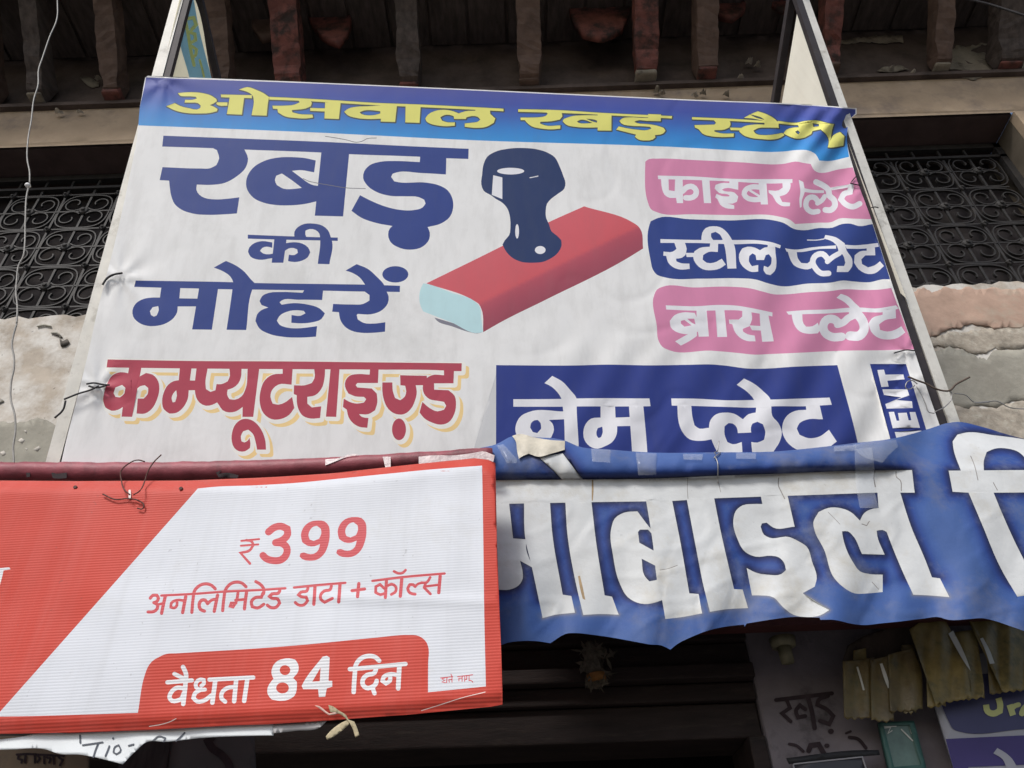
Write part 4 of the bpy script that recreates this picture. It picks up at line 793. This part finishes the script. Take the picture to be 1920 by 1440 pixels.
def blue_folds(x, y):
    t, fl, b = ip(BT, x), ip(BF, x), ip(BBm, x); k = 1-sstep(1650, 1740, x)
    if y < fl:
        s = max(0.0, min(1.0, (y-t)/(fl-t))); d = k*0.050*math.sqrt(max(0.0, 1-(2*s-1)**2))**0.9 - (1-k)*0.13*(1-s)
    else: d = 0.0
    s = sstep(fl, b, y)
    d += s*0.020*math.sin(2*math.pi*(x-1255)/290+1.57)+0.012*s*math.sin(2*math.pi*(x+0.2*y)/118)*s+0.006*noise.noise((x*0.008, y*0.006, 3.3))+0.0016*noise.noise((x*0.03, y*0.025, 8.3))
    d += 0.008*sstep(fl, fl+60, y)*(1-s)*noise.noise((x*0.012, y*0.004, 12))
    q = noise.noise((x*0.011+y*0.002, y*0.005, 31.0)); d -= 0.0035*max(0.0, 1-abs(q)*9)*(0.3+0.7*s)
    q = noise.noise((x*0.006, y*0.016+x*0.004, 44.0)); d += 0.0035*max(0.0, 1-abs(q)*10)*sstep(fl+10, fl+60, y)
    if y < fl: d += 0.006*noise.noise((x*0.05, y*0.03, 5))*k
    return d
BLU = Sheet(plane((0.8, -0.12, 2.8), 0), blue_folds)
E_U = 0.95
def clothm(name, col, **k):
    a = dict(rough=0.55, spec=0.18, var=0.12, vscale=5, bump=0.25, bscale=70, dirt=tuple(0.45*x+0.10 for x in base(col, E_U)), dirt_amt=0.75, dirt_scale=4, dirt_thr=0.5); a.update(k)
    return material(name, base(col, E_U), **a)
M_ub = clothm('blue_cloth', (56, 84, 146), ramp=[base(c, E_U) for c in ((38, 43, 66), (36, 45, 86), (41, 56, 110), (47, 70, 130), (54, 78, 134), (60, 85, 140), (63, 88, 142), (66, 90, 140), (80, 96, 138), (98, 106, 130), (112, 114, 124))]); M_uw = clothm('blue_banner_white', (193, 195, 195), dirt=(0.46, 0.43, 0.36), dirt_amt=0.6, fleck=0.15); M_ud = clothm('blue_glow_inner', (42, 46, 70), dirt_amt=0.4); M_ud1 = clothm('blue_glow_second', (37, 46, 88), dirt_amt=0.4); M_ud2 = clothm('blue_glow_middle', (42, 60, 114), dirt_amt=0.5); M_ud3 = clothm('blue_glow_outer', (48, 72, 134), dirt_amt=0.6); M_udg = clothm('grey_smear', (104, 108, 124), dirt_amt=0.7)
M_ucream = material('torn_cream_film', (0.52, 0.48, 0.39), 0.4, 0.4, 0.2, 12, (0.3, 0.27, 0.2), 0.6, 9, 0.55, bump=0.8, bscale=30)
blu = thing('cloth_banner', tuple(BLU(1400, 1160)), 'blue cloth banner with large white lettering hanging over the shop front', 'banner')
LU = Layers()
l = BT+BBm[::-1]; us = Shape(); us.loops.append([tuple(map(float, p)) for p in smooth(l, True, 10)]); us.loops[0] = us.loops[0] if area(us.loops[0]) > 0 else us.loops[0][::-1]
# the cloth itself is laid down once the lettering is known
TX, TY, TZ = (900, 800, 4), (1200, 840, 4), (1440, 780, 4)
u1 = Shape(TX).o('440,225 620,200 770,395 620,400').o('110,570 218,575 248,838 350,845 345,900 400,1060 300,1005 318,1080 320,1140 290,1190 220,1222 130,1222 100,900').o('330,565 525,565 540,780 620,1260 685,1270 712,1395 560,1412 470,1435 385,1035 340,840')
u1.o('640,560 835,555 870,860 935,1265 990,1275 1040,1410 900,1405 775,1412 720,1180 655,800').o('1245,550 1440,550 1500,850 1570,1250 1640,1255 1665,1400 1500,1430 1390,1442 1365,1300 1330,1160 1300,900 1270,700').o('1180,635 1080,645 1010,690 985,760 1000,980 1050,1180 1110,1280 1180,1320 1260,1330 1310,1320 1370,1300 1430,1100 1410,900 1280,765').h('1185,790 1200,772 1260,772 1285,800 1302,930 1195,870').h('1212,990 1320,1045 1335,1090 1325,1150 1270,1160 1235,1120')
u1.o('-1100,242 -360,236 0,232 300,222 600,208 1040,193 1620,171 1780,168 2040,165 2060,335 1950,335 1750,335 1620,340 1110,358 905,365 555,378 350,390 240,397 50,400 -365,406 -675,412 -1100,420', TY)
u1.o('350,380 555,372 600,600 705,1058 770,1062 810,1200 640,1210 525,1228 480,1050 420,750', TY)
u1.o('905,355 1105,350 1160,590 1000,597 950,560 915,565 905,590 930,650 970,672 1120,668 1190,700 1250,740 1290,850 1325,980 1310,1040 1220,1088 1420,1215 1350,1255 1250,1268 1150,1250 1070,1190 1000,1120 900,1105 840,1105 800,900 870,935 960,950 1060,945 1095,915 1080,860 1040,820 980,808 870,815 790,780 730,680 700,540 720,470 770,430 850,420 918,420', TY)
u1.o('820,565 990,568 1070,820 1180,1080 1230,1210 1290,1218 1360,1358 1200,1345 1090,1340 1020,1190 940,1000 890,870 860,855 815,860 820,900 875,1040 705,1035 630,890 600,865 555,865 560,900 640,1100 690,1165 760,1185 860,1190 860,1320 750,1330 650,1330 560,1280 500,1220 420,1000 350,860 340,800 380,720 450,690 540,690 620,720 690,785 720,730 770,700 830,690', TZ)
u1.o('1355,410 2300,402 2300,568 1690,575 1510,575 1385,568', TZ).o('1500,565 1690,570 1760,740 1850,940 1920,1080 2050,1330 1870,1355 1750,1150 1600,800', TZ).o('1450,420 1390,240 1385,190 1420,140 1480,125 1700,145 1920,175 2150,230 2150,420 1990,415 1960,360 1870,265 1800,245 1700,245 1640,270 1618,340 1620,420', TZ)
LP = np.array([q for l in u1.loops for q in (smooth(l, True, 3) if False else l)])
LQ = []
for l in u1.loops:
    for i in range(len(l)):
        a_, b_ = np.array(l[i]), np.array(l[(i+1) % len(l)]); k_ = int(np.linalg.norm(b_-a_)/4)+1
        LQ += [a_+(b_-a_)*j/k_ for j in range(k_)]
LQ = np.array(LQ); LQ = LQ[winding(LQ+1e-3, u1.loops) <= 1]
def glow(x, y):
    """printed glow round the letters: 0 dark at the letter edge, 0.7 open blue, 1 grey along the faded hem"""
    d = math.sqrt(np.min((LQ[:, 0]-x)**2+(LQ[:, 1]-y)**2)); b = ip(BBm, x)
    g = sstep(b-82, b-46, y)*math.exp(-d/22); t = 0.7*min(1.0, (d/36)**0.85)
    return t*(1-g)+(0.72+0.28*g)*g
LU('cloth', us, BLU, 0, M_ub, blu, 6.5, glow)  # tone holds letter glow plus painted shade low on the roll
LU('lettering', u1, BLU, 0.006, M_uw, blu, 8)
sheetmesh('torn_film', Shape(TS).o('290,755 345,738 480,765 620,790 765,800 762,880 640,915 520,942 440,915 370,945 350,960 335,900 320,800'), BLU, 0.011, M_ucream, blu, 8)
M_tape = material('clear_tape', (0.62, 0.66, 0.72), 0.18, 0.6, 0.1, 30, bump=0.3, bscale=60); M_tape.node_tree.nodes['Principled BSDF'].inputs['Alpha'].default_value = 0.20
for tt, s in [(TS, '1000,868 1175,880 1172,995 1010,985'), (TS, '1400,905 1590,912 1585,1105 1425,1110'), (TT, '290,915 470,920 462,972 296,968'), (TT, '770,905 950,910 945,962 768,960'), (TT, '1650,850 1850,835 1845,885 1650,895'), (TZ, '650,250 780,235 800,420 800,560 830,690 690,690 665,560 655,420'), (TZ, '640,215 760,190 960,180 975,230 900,300 860,350 780,330 690,290'), (TS, '150,840 210,830 330,960 330,1000 240,1000')]:
    sheetmesh('tape', Shape(tt).o(s), BLU, 0.013, M_tape, blu, 8)
M_crack = material('crack_dark', (0.24, 0.225, 0.21), 0.9, 0.1, 0.2, 20)
cr = Shape(TZ).s_(7, '80,465 78,520 100,570 125,620').s_(9, '800,410 795,470 805,530').s_(7, '960,415 965,460 990,480 1000,560').s_(6, '1520,300 1545,360 1575,480').s_(6, '1690,500 1720,555').s_(7, '705,810 740,822 760,790').s_(4, '450,720 490,760 540,812').s_(5, '780,1245 830,1300')
cr.s_(4, '585,205 590,260 605,330', TY).s_(4, '358,225 355,300 360,380', TY).s_(5, '150,915 210,905 280,880', TY)
LU('crack', cr, BLU, 0.009, M_crack, blu, 20)
M_stain = material('brown_stain', (0.33, 0.24, 0.14), 0.8, 0.2, 0.3, 30)
LU('stain', Shape(TX).o('838,400 850,398 852,480 846,555 838,555').o('735,1120 750,1118 770,1200 790,1300 770,1290 748,1200'), BLU, 0.009, M_stain, blu, 12)
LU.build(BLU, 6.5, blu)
wire('tie_wire', [(TT, '615,800 608,850 604,890', BLU, .012), (TT, '604,890 575,905 590,935 630,908 600,925 570,955', BLU, .012), (TT, '578,940 600,985 606,1040 604,1110 606,1180', BLU, .010)], 0.0019, M_wire, 'silver wire twisted round the rolled top of the blue banner', 'tie wire')

# ------------------------------------------------------------------ ties and loose wires
wire('tie_wire', [((0, 300, 4), '770,935 800,890 850,860 915,848', BAN, .014)], 0.0045, M_black, 'short dark hook of wire at the left edge of the white banner', 'tie wire')
wire('tie_wire', [((0, 560, 4), '410,895 475,830 492,765', BAN, .02), ((0, 560, 4), '480,755 580,715 690,680 740,655', BAN, .022), ((0, 560, 4), '650,640 700,632 760,642 820,648', BAN, .016), ((0, 560, 4), '665,655 720,668 800,650', BAN, .02)], 0.0036, M_black, 'black wire knotted beside the maroon lettering on the white banner', 'tie wire')
wire('tie_wire', [(TN, '1180,230 1125,285 1075,352 1230,382', BAN, .012)], 0.0026, M_black, 'thin black wire tied through the upper pink box to the right pole', 'tie wire')
wire('tie_wire', [((1440, 560, 4), '945,408 990,395 1030,385 1095,390', BAN, .012)], 0.0030, M_black, 'dark wire at the torn edge below the lower pink box', 'tie wire')
M_brownwire = material('brown_wire', (0.12, 0.09, 0.07), 0.6, 0.3, 0.3, 60)
wire('tie_wire', [(TV, '1050,585 1110,610 1180,635 1250,672 1310,690 1360,690 1410,642 1460,615 1512,588', BFLAT, .035)], 0.0042, M_brownwire, 'thick brown twisted wire sticking out past the right pole', 'tie wire')
wire('tie_wire', [(TV, '1100,650 1060,680 1036,672 1040,630 1078,612 1120,640', BFLAT, .03), (TV, '1110,655 1150,720 1185,800 1205,850 1248,860', BFLAT, .03), (TV, '1250,850 1330,808 1375,750 1372,700 1340,690', BFLAT, .03), (TV, '1395,712 1480,722 1545,775 1640,772 1720,770 1800,812 1960,828 2100,830', BFLAT, .02), (TV, '1545,782 1600,780 1660,776', BFLAT, .024)], 0.0022, M_wire, 'loose silver wire looping round the right pole and off to the right', 'wire')
wire('tie_wire', [((1440, 300, 4), '775,358 800,352 828,358', BFLAT, .004)], 0.0028, M_black, 'black band of wire round the right pole beside the pink box', 'tie wire')
HW = Sheet(plane((0, 0.0, 3.6), 0, 6.1))
hw = [((0, 0, 4), '430,-120 430,-20 425,150 375,270 320,430 290,520 285,640 255,740 235,900 210,1050 205,1200 222,1290 222,1380', HW, 0), ((0, 300, 4), '222,180 205,240 190,450 185,640 175,720 140,790 125,900 120,1000 130,1100 125,1230', HW, 0), ((0, 560, 4), '125,190 110,240 90,350 105,440 105,520 85,620 82,760 110,870 115,1000 100,1100 105,1240', HW, 0)]
vw = wire('hanging_wire', hw, 0.0036, material('hanging_wire', (0.30, 0.29, 0.27), 0.5, 0.4, 0.2, 30), 'thin wire with a white bead hanging in front of the left window', 'wire')
def ball(name, c, r, mat, parent, n=10):
    v = [(c[0]+r*math.sin(math.pi*i/6)*math.cos(2*math.pi*k/n), c[1]+r*math.sin(math.pi*i/6)*math.sin(2*math.pi*k/n), c[2]+r*0.85*math.cos(math.pi*i/6)+0.1*r*(k % 3)) for i in range(7) for k in range(n)]
    return mk(name, v, [(i*n+k, i*n+(k+1) % n, (i+1)*n+(k+1) % n, (i+1)*n+k) for i in range(6) for k in range(n)], mat, parent, True)
ball('bead', HW(52, 348, .004), 0.014, material('white_bead', (0.8, 0.8, 0.8), 0.4, 0.4, 0.05), vw)
wire('overhead_wire', [((1440, 0, 4), '1400,-30 1500,-5 1650,30 1780,70 1920,115 2100,170', Sheet(plane((0, 0.2, 7))), 0)], 0.008, M_black, 'black cable crossing the top right corner under the eave', 'cable')

# ------------------------------------------------------------------ paper, ribbon and boards under the red board
PAP = Sheet(plane((0, -0.272, 2.4), -3), lambda x, y: 0.006*noise.noise((x*.012, y*.02, 1.1)))
t8 = (0, 1080, 4)
M_paper = material('white_paper', (0.74, 0.77, 0.78), 0.8, 0.15, 0.05, 6, bump=0.3, bscale=40); M_ink = material('ink', (0.10, 0.11, 0.13), 0.7, 0.2, 0.1)
pap = thing('paper_sheet', tuple(PAP(200, 1420)), 'torn white paper strip with handwriting sticking out under the red board', 'paper')
sheetmesh('sheet', Shape(t8).o('-200,1240 -100,1232 0,1225 190,1200 400,1150 1100,1120 1920,1085 2050,1080 2052,1196 1920,1198 1500,1215 1240,1243 1100,1245 1020,1310 920,1412 800,1380 600,1340 450,1335 330,1298 100,1300 -200,1312'), PAP, 0, M_paper, pap, 8, thick=0.001)
for w, s in [(14, '600,1195 602,1250'), (12, '620,1268 690,1258 770,1246'), (13, '738,1252 718,1300 700,1358'), (13, '820,1275 805,1315 790,1350'), (12, '965,1272 1002,1262'), (11, '1150,1232 1190,1202 1240,1215 1228,1242'), (11, '1320,1238 1385,1175'), (11, '905,1300 890,1268 862,1280 850,1320 870,1335 900,1318 905,1298')]: sheetmesh('pen_stroke', Shape(t8).s_(w, s), PAP, 0.002, M_ink, pap, 20)
sheetmesh('pen_stroke', Shape(t8).e(848, 1217, 8, 8), PAP, 0.002, M_ink, pap, 20)
tag(sheetmesh('tape_strip', Shape((440, 1080, 4)).o('290,1110 480,1095 700,1075 640,1135 460,1160 288,1180'), PAP, 0.004, material('grey_tape', (0.36, 0.35, 0.35), 0.4, 0.4, 0.1), None, 10, thick=0.0012), 'grey tape strip under the red board, right of the white paper', 'tape')
M_card = material('brown_board', (0.24, 0.19, 0.13), 0.8, 0.2, 0.15, 8, (0.12, 0.1, 0.08), 0.5, 6)
CARD = Sheet(plane((0, 0.06, 2.3), -2))
cd = thing('hanging_sign', tuple(CARD(60, 1470)), 'brown board with dim dark lettering in the bottom left corner', 'sign')
sheetmesh('board', Shape(t8).o('-300,1200 660,1200 660,1640 -300,1640'), CARD, 0, M_card, cd, 20, thick=0.01)
ct = Shape(t8)
for s in ['125,1340 200,1335 300,1340 480,1350', '140,1340 135,1370 165,1380 160,1400', '190,1338 188,1400', '260,1350 262,1400', '285,1350 300,1370 280,1395', '330,1345 332,1405', '350,1360 380,1370 370,1400', '400,1350 405,1410', '440,1360 470,1380 450,1420']: ct.s_(17, s)
sheetmesh('lettering', ct, CARD, 0.003, M_oldpaint, cd, 20)
GP = Sheet(plane((0, 0.20, 2.3), 0))
gp = thing('grey_poster', tuple(GP(390, 1460)), 'dim grey poster with a black curved letter below the red board', 'poster')
sheetmesh('sheet', Shape(t8).o('1290,1150 1900,1120 1920,1440 1935,1640 1230,1640'), GP, 0, material('grey_poster', (0.115, 0.11, 0.11), 0.7, 0.2, 0.15, 8), gp, 20, thick=0.003)
sheetmesh('lettering', Shape(t8).s_(60, '1590,1210 1560,1240 1590,1290 1660,1340 1710,1400 1730,1480'), GP, 0.003, M_oldpaint, gp, 20)
gp2 = sheetmesh('dark_poster', Shape(t8).o('1000,1150 1285,1150 1225,1640 800,1640 900,1400'), GP, 0.012, material('dark_poster', (0.05, 0.042, 0.042), 0.7, 0.2, 0.4, 9, stretch=(6, 1, 1)), None, 20, thick=0.003)
tag(gp2, 'dark striped poster between the brown board and the grey poster', 'poster')
M_rib = material('khaki_cloth', (0.40, 0.34, 0.22), 0.8, 0.15, 0.2, 20, bump=0.5, bscale=60); M_rib2 = material('pale_pink_strip', (0.62, 0.40, 0.34), 0.7, 0.2, 0.1, 20)
RIB = Sheet(RED and (RED.p0, RED.n), lambda x, y: 0.012+0.006*noise.noise((x*.06, y*.06, 4)))
rib = thing('cloth_ribbon', tuple(RIB(640, 1385)), 'knotted khaki cloth ribbon hanging from the bottom edge of the red board', 'ribbon')
sheetmesh('strip', Shape(EE).o('868,780 910,790 1000,850 1080,900 1110,955 1180,980 1215,1060 1238,1140 1190,1168 1165,1080 1100,965 1000,885 890,862'), RIB, 0.004, M_rib, rib, 6, thick=0.002)
sheetmesh('strip', Shape(EE).o('1110,955 1030,990 940,1050 880,1105 838,1155 850,1198 930,1160 1040,1080 1120,1010'), RIB, 0.0, M_rib, rib, 6, thick=0.002)
sheetmesh('strip', Shape(EE).o('705,785 760,792 830,845 880,882 940,868 1000,872 940,895 870,902 800,850'), RIB, 0.004, M_rib2, rib, 6, thick=0.002)

# ------------------------------------------------------------------ shop front details on the right
tU = (1440, 1080, 4)
NS = Sheet(plane((0, 0.30, 2.35)))
M_nest = material('dry_straw', (0.10, 0.085, 0.065), 0.9, 0.1, 0.4, 50, bump=0.8, bscale=70); M_org = material('orange_band', (0.22, 0.10, 0.03), 0.8, 0.2, 0.3, 40)
nest = thing('dried_bundle', tuple(NS(1115, 1295)), 'dried leaf bundle with an orange band hanging below the blue banner', 'hanging bundle')
rr = random.Random(5); vv, ff = [], []
for i in range(170):
    t = rr.random(); cx = 1110+10*t+rr.gauss(0, 13-4*t); cy = 1212+t*74; c = NS(cx, cy, 0.05+rr.uniform(-.02, .03)); a = rr.uniform(0, 6.28); L_ = rr.uniform(.014, .034); w = rr.uniform(.004, .008)
    d = np.array([math.sin(a)*0.6, rr.uniform(-.5, .5), math.cos(a)]); d /= np.linalg.norm(d); s = np.cross(d, np.array([0.2, 1, 0.1])); s /= np.linalg.norm(s); k = len(vv)
    vv += [c-d*L_, c+s*w, c+d*L_, c-s*w]; ff += [(k, k+1, k+2, k+3)]
mk('leaves', vv, ff, M_nest, nest)
mk('core', *tubev([NS(1104, 1205, .05), NS(1108, 1225, .05), NS(1112, 1250, .05), NS(1117, 1275, .05), NS(1120, 1290, .05)], [.014, .026, .028, .024, .012], 10), M_nest, nest, True)
mk('band', *tubev([NS(1117, 1265, .052), NS(1120, 1279, .052)], [.034, .031], 12), M_org, nest, True)
M_holder = material('yellowed_plastic', (0.20, 0.18, 0.11), 0.6, 0.3, 0.3, 20)
hd_ = thing('lamp_holder', tuple(NS(1465, 1243)), 'small yellowed lamp holder under the blue banner near the grey pillar', 'lamp holder')
q = NS(1466, 1197, .04)
mk('cap', *tubev([q+np.array([0, 0, .0]), q+np.array([0, 0, -.03])], [.045, .040], 14), M_holder, hd_, True); mk('socket', *tubev([q+np.array([0, 0, -.03]), q+np.array([0, 0, -.085])], [.024, .022], 12), M_holder, hd_, True)
tag(mk('maroon_rail', *boxv(0.35, 2.9, 0.16, 0.22, 2.585, 2.64), material('maroon_rail', (0.07, 0.022, 0.02), 0.6, 0.3, 0.3, 9)), 'dark maroon rail running under the lower hem of the blue banner', 'rail')
M_pkt = material('khaki_plastic', (0.24, 0.18, 0.06), 0.32, 0.5, 0.4, 14, (0.09, 0.085, 0.035), 0.8, 13, 0.52, bump=0.6, bscale=50, trans=0.15); M_pkt2 = material('brown_plastic', (0.14, 0.10, 0.035), 0.35, 0.5, 0.4, 14, (0.06, 0.06, 0.025), 0.8, 14, 0.5, bump=0.6, bscale=50)
M_sliver = material('pale_sliver', (0.55, 0.55, 0.50), 0.4, 0.4, 0.1)
PK = Sheet(plane((0, 0.22, 2.35)), lambda x, y: 0.010*noise.noise((x*.03, y*.012, 3.0))+0.006*math.sin(x*.14))
tag(sheetmesh('cloth_drape', Shape(tU).o('560,640 600,520 720,450 830,410 950,370 1060,300 1180,290 1150,420 1110,600 1000,690 820,720 640,730'), PK, -0.03, material('brown_drape', (0.085, 0.065, 0.052), 0.9, 0.1, 0.25, 9, bump=0.5, bscale=30), None, 8, thick=0.003), 'dim brown cloth bunched above the hanging packets under the blue banner', 'cloth')
def sachet(outl, saw, mat, off, lab, glints):
    """one hanging sachet: outline down to a saw-cut lower edge, welded seams, painted pale glints on its edges"""
    r = random.Random(len(lab)); (x0, y0), (x1, y1) = saw; n = max(5, int(abs(x1-x0)/26)); edge = []
    for i in range(n+1):
        t = i/n; edge.append((x0+(x1-x0)*t, y0+(y1-y0)*t+10*math.sin(math.pi*t)+(r.uniform(-10, 2) if i % 2 else r.uniform(4, 18))))
    l = tile(P(outl)+edge, tU); l = [tuple(map(float, q)) for q in l]
    if area(l) < 0: l.reverse()
    e = thing('plastic_packet', tuple(PK(*tile([(x0, y0)], tU)[0])), lab, 'packet', 'packets hanging under the blue banner')
    sheetmesh('pouch', [l], PK, off, mat, e, 6, thick=0.002)
    for s in glints: sheetmesh('glint', Shape(tU).o(s), PK, off+.005, M_sliver, e, 8)  # pale slips paint the light reflecting off the plastic edges
sachet('560,640 800,610 805,760 808,1045', ((808, 1050), (572, 1060)), M_pkt2, 0.0, 'brown plastic packet hanging nearest the painted grey pillar', ['662,682 676,680 700,760 726,855 712,858 688,770'])
sachet('770,630 935,590 940,800 945,1070', ((945, 1080), (775, 1072)), M_pkt2, 0.012, 'narrow brown packet hanging just left of the green framed picture', ['838,658 858,655 890,740 916,835 900,842 868,760'])
sachet('900,590 1090,540 1140,660 1158,760 1160,960', ((1160, 985), (915, 1012)), M_pkt2, 0.022, 'brown packet hanging between the narrow brown one and the khaki ones', [])
sachet('1060,400 1160,330 1300,280 1380,420 1480,650 1520,800 1525,860', ((1525, 900), (1260, 955)), M_pkt, 0.05, 'torn khaki plastic packet hanging over the corner of the purple sign', ['1352,432 1388,410 1450,530 1500,650 1520,712 1475,650 1410,540'])
sachet('1480,280 1660,260 1990,330 2040,560 2060,800', ((2060, 815), (1760, 870)), M_pkt, 0.045, 'khaki plastic packet hanging at the right edge of the picture', ['1590,470 1612,462 1660,550 1700,655 1664,660 1630,560'])
for o_, sw, off, m, lab in [('1180,520 1300,500 1330,760', ((1335, 960), (1195, 975)), 0.03, M_pkt, 'small khaki packet half hidden behind the torn khaki one'), ('1400,420 1560,400 1620,820', ((1625, 900), (1480, 915)), 0.035, M_pkt, 'khaki packet in the gap between the two large khaki ones'),
                       ('1640,560 1760,540 1790,800', ((1795, 860), (1665, 880)), 0.03, M_pkt2, 'brown packet hanging just above the yellow letters of the purple sign'), ('1000,520 1090,510 1110,760', ((1112, 1010), (1015, 1020)), 0.016, M_pkt2, 'brown packet above the green framed picture, behind the others'), ('640,560 735,540 745,760', ((748, 985), (655, 995)), -0.012, M_pkt, 'khaki packet tucked behind the brown ones beside the grey pillar')]:
    sachet(o_, sw, m, off, lab, [])
SG = Sheet(plane((0, 0.30, 2.35), -2))
M_sw = material('sign_white', (0.36, 0.36, 0.40), 0.5, 0.3, 0.06); M_sn = material('sign_navy', (0.055, 0.055, 0.13), 0.45, 0.35, 0.1, 6); M_sp = material('sign_purple', (0.05, 0.035, 0.15), 0.45, 0.35, 0.1, 6); M_sy = material('sign_yellow', (0.50, 0.52, 0.22), 0.5, 0.3, 0.1)
sg = thing('shop_sign', tuple(SG(1850, 1470)), 'navy and purple sign with yellow letters at the bottom right, behind the packets', 'sign')
sheetmesh('board', Shape(tU).o('1150,600 2100,560 2100,1700 1480,1700 1330,1220 1225,870'), SG, 0, M_sw, sg, 20, thick=0.012)
sheetmesh('navy_panel', Shape(tU).o('1240,760 2100,700 2100,1140 1920,1148 1430,1165 1400,1155 1375,1130 1355,1090 1310,990'), SG, .003, M_sn, sg, 20)
sheetmesh('purple_panel', Shape(tU).o('1332,1222 1920,1195 2100,1188 2100,1405 1920,1415 1505,1432 1500,1440 1510,1700 1480,1700 1390,1440'), SG, .003, M_sp, sg, 20)
sheetmesh('lettering', Shape(tU).s_(46, '1635,965 1648,1015 1690,1032 1738,1012 1742,970 1728,915', cap=False).s_(46, '1812,965 1838,1045', cap=False).s_(36, '1828,1000 1850,975 1880,965').s_(46, '1905,1030 1925,990 1960,970 2000,990 2010,1035'), SG, .006, M_sy, sg, 20)
sheetmesh('lettering', Shape(tU).o('1690,1330 1720,1290 1780,1325 1830,1370 1870,1440 1900,1520 1800,1520 1785,1430 1760,1375'), SG, .006, M_sw, sg, 20)
FRS = Sheet(plane((0, 0.27, 2.35)))
gf = thing('picture_frame', tuple(FRS(1705, 1460)), 'small green framed picture hanging between the packets and the purple sign', 'picture frame')
sheetmesh('frame', Shape(tU).o('835,1098 1095,1085 1190,1445 1240,1640 965,1640 905,1420').h('868,1122 1060,1116 1150,1415 945,1432'), FRS, 0, material('green_frame', (0.035, 0.10, 0.085), 0.5, 0.4, 0.15), gf, 14, thick=0.02)
sheetmesh('glass', Shape(tU).o('860,1115 1065,1110 1156,1420 940,1440'), FRS, -.008, material('green_picture', (0.10, 0.16, 0.135), 0.35, 0.5, 0.3, 15), gf, 14)
sheetmesh('scribble', Shape(tU).s_(9, '870,1140 920,1135 900,1180 930,1160').s_(9, '1000,1150 1040,1190 1085,1235').s_(8, '870,1130 960,1128').s_(6, '1060,1120 1075,1180'), FRS, -.004, M_sliver, gf, 20)
db = thing('framed_notice', tuple(FRS(1560, 1465)), 'dark notice board with a thin pale frame at the foot of the grey pillar', 'notice board')
sheetmesh('panel', Shape(tU).o('195,1410 705,1358 730,1440 770,1640 240,1640'), FRS, 0, material('dark_notice', (0.035, 0.034, 0.042), 0.4, 0.4, 0.1), db, 20, thick=0.01)
sheetmesh('frame', Shape(tU).s_(10, '190,1410 708,1356 735,1440 775,1640', cap=False).s_(10, '190,1410 200,1460 235,1640', cap=False), FRS, .004, material('pale_frame', (0.30, 0.29, 0.30), 0.5, 0.3, 0.1), db, 20, thick=0.006)
sheetmesh('top_strip', Shape(tU).o('140,1365 700,1305 830,1305 840,1340 700,1352 160,1408'), FRS, .004, material('black_strip', (0.02, 0.02, 0.022), 0.6, 0.3, 0.1), db, 20, thick=0.006)
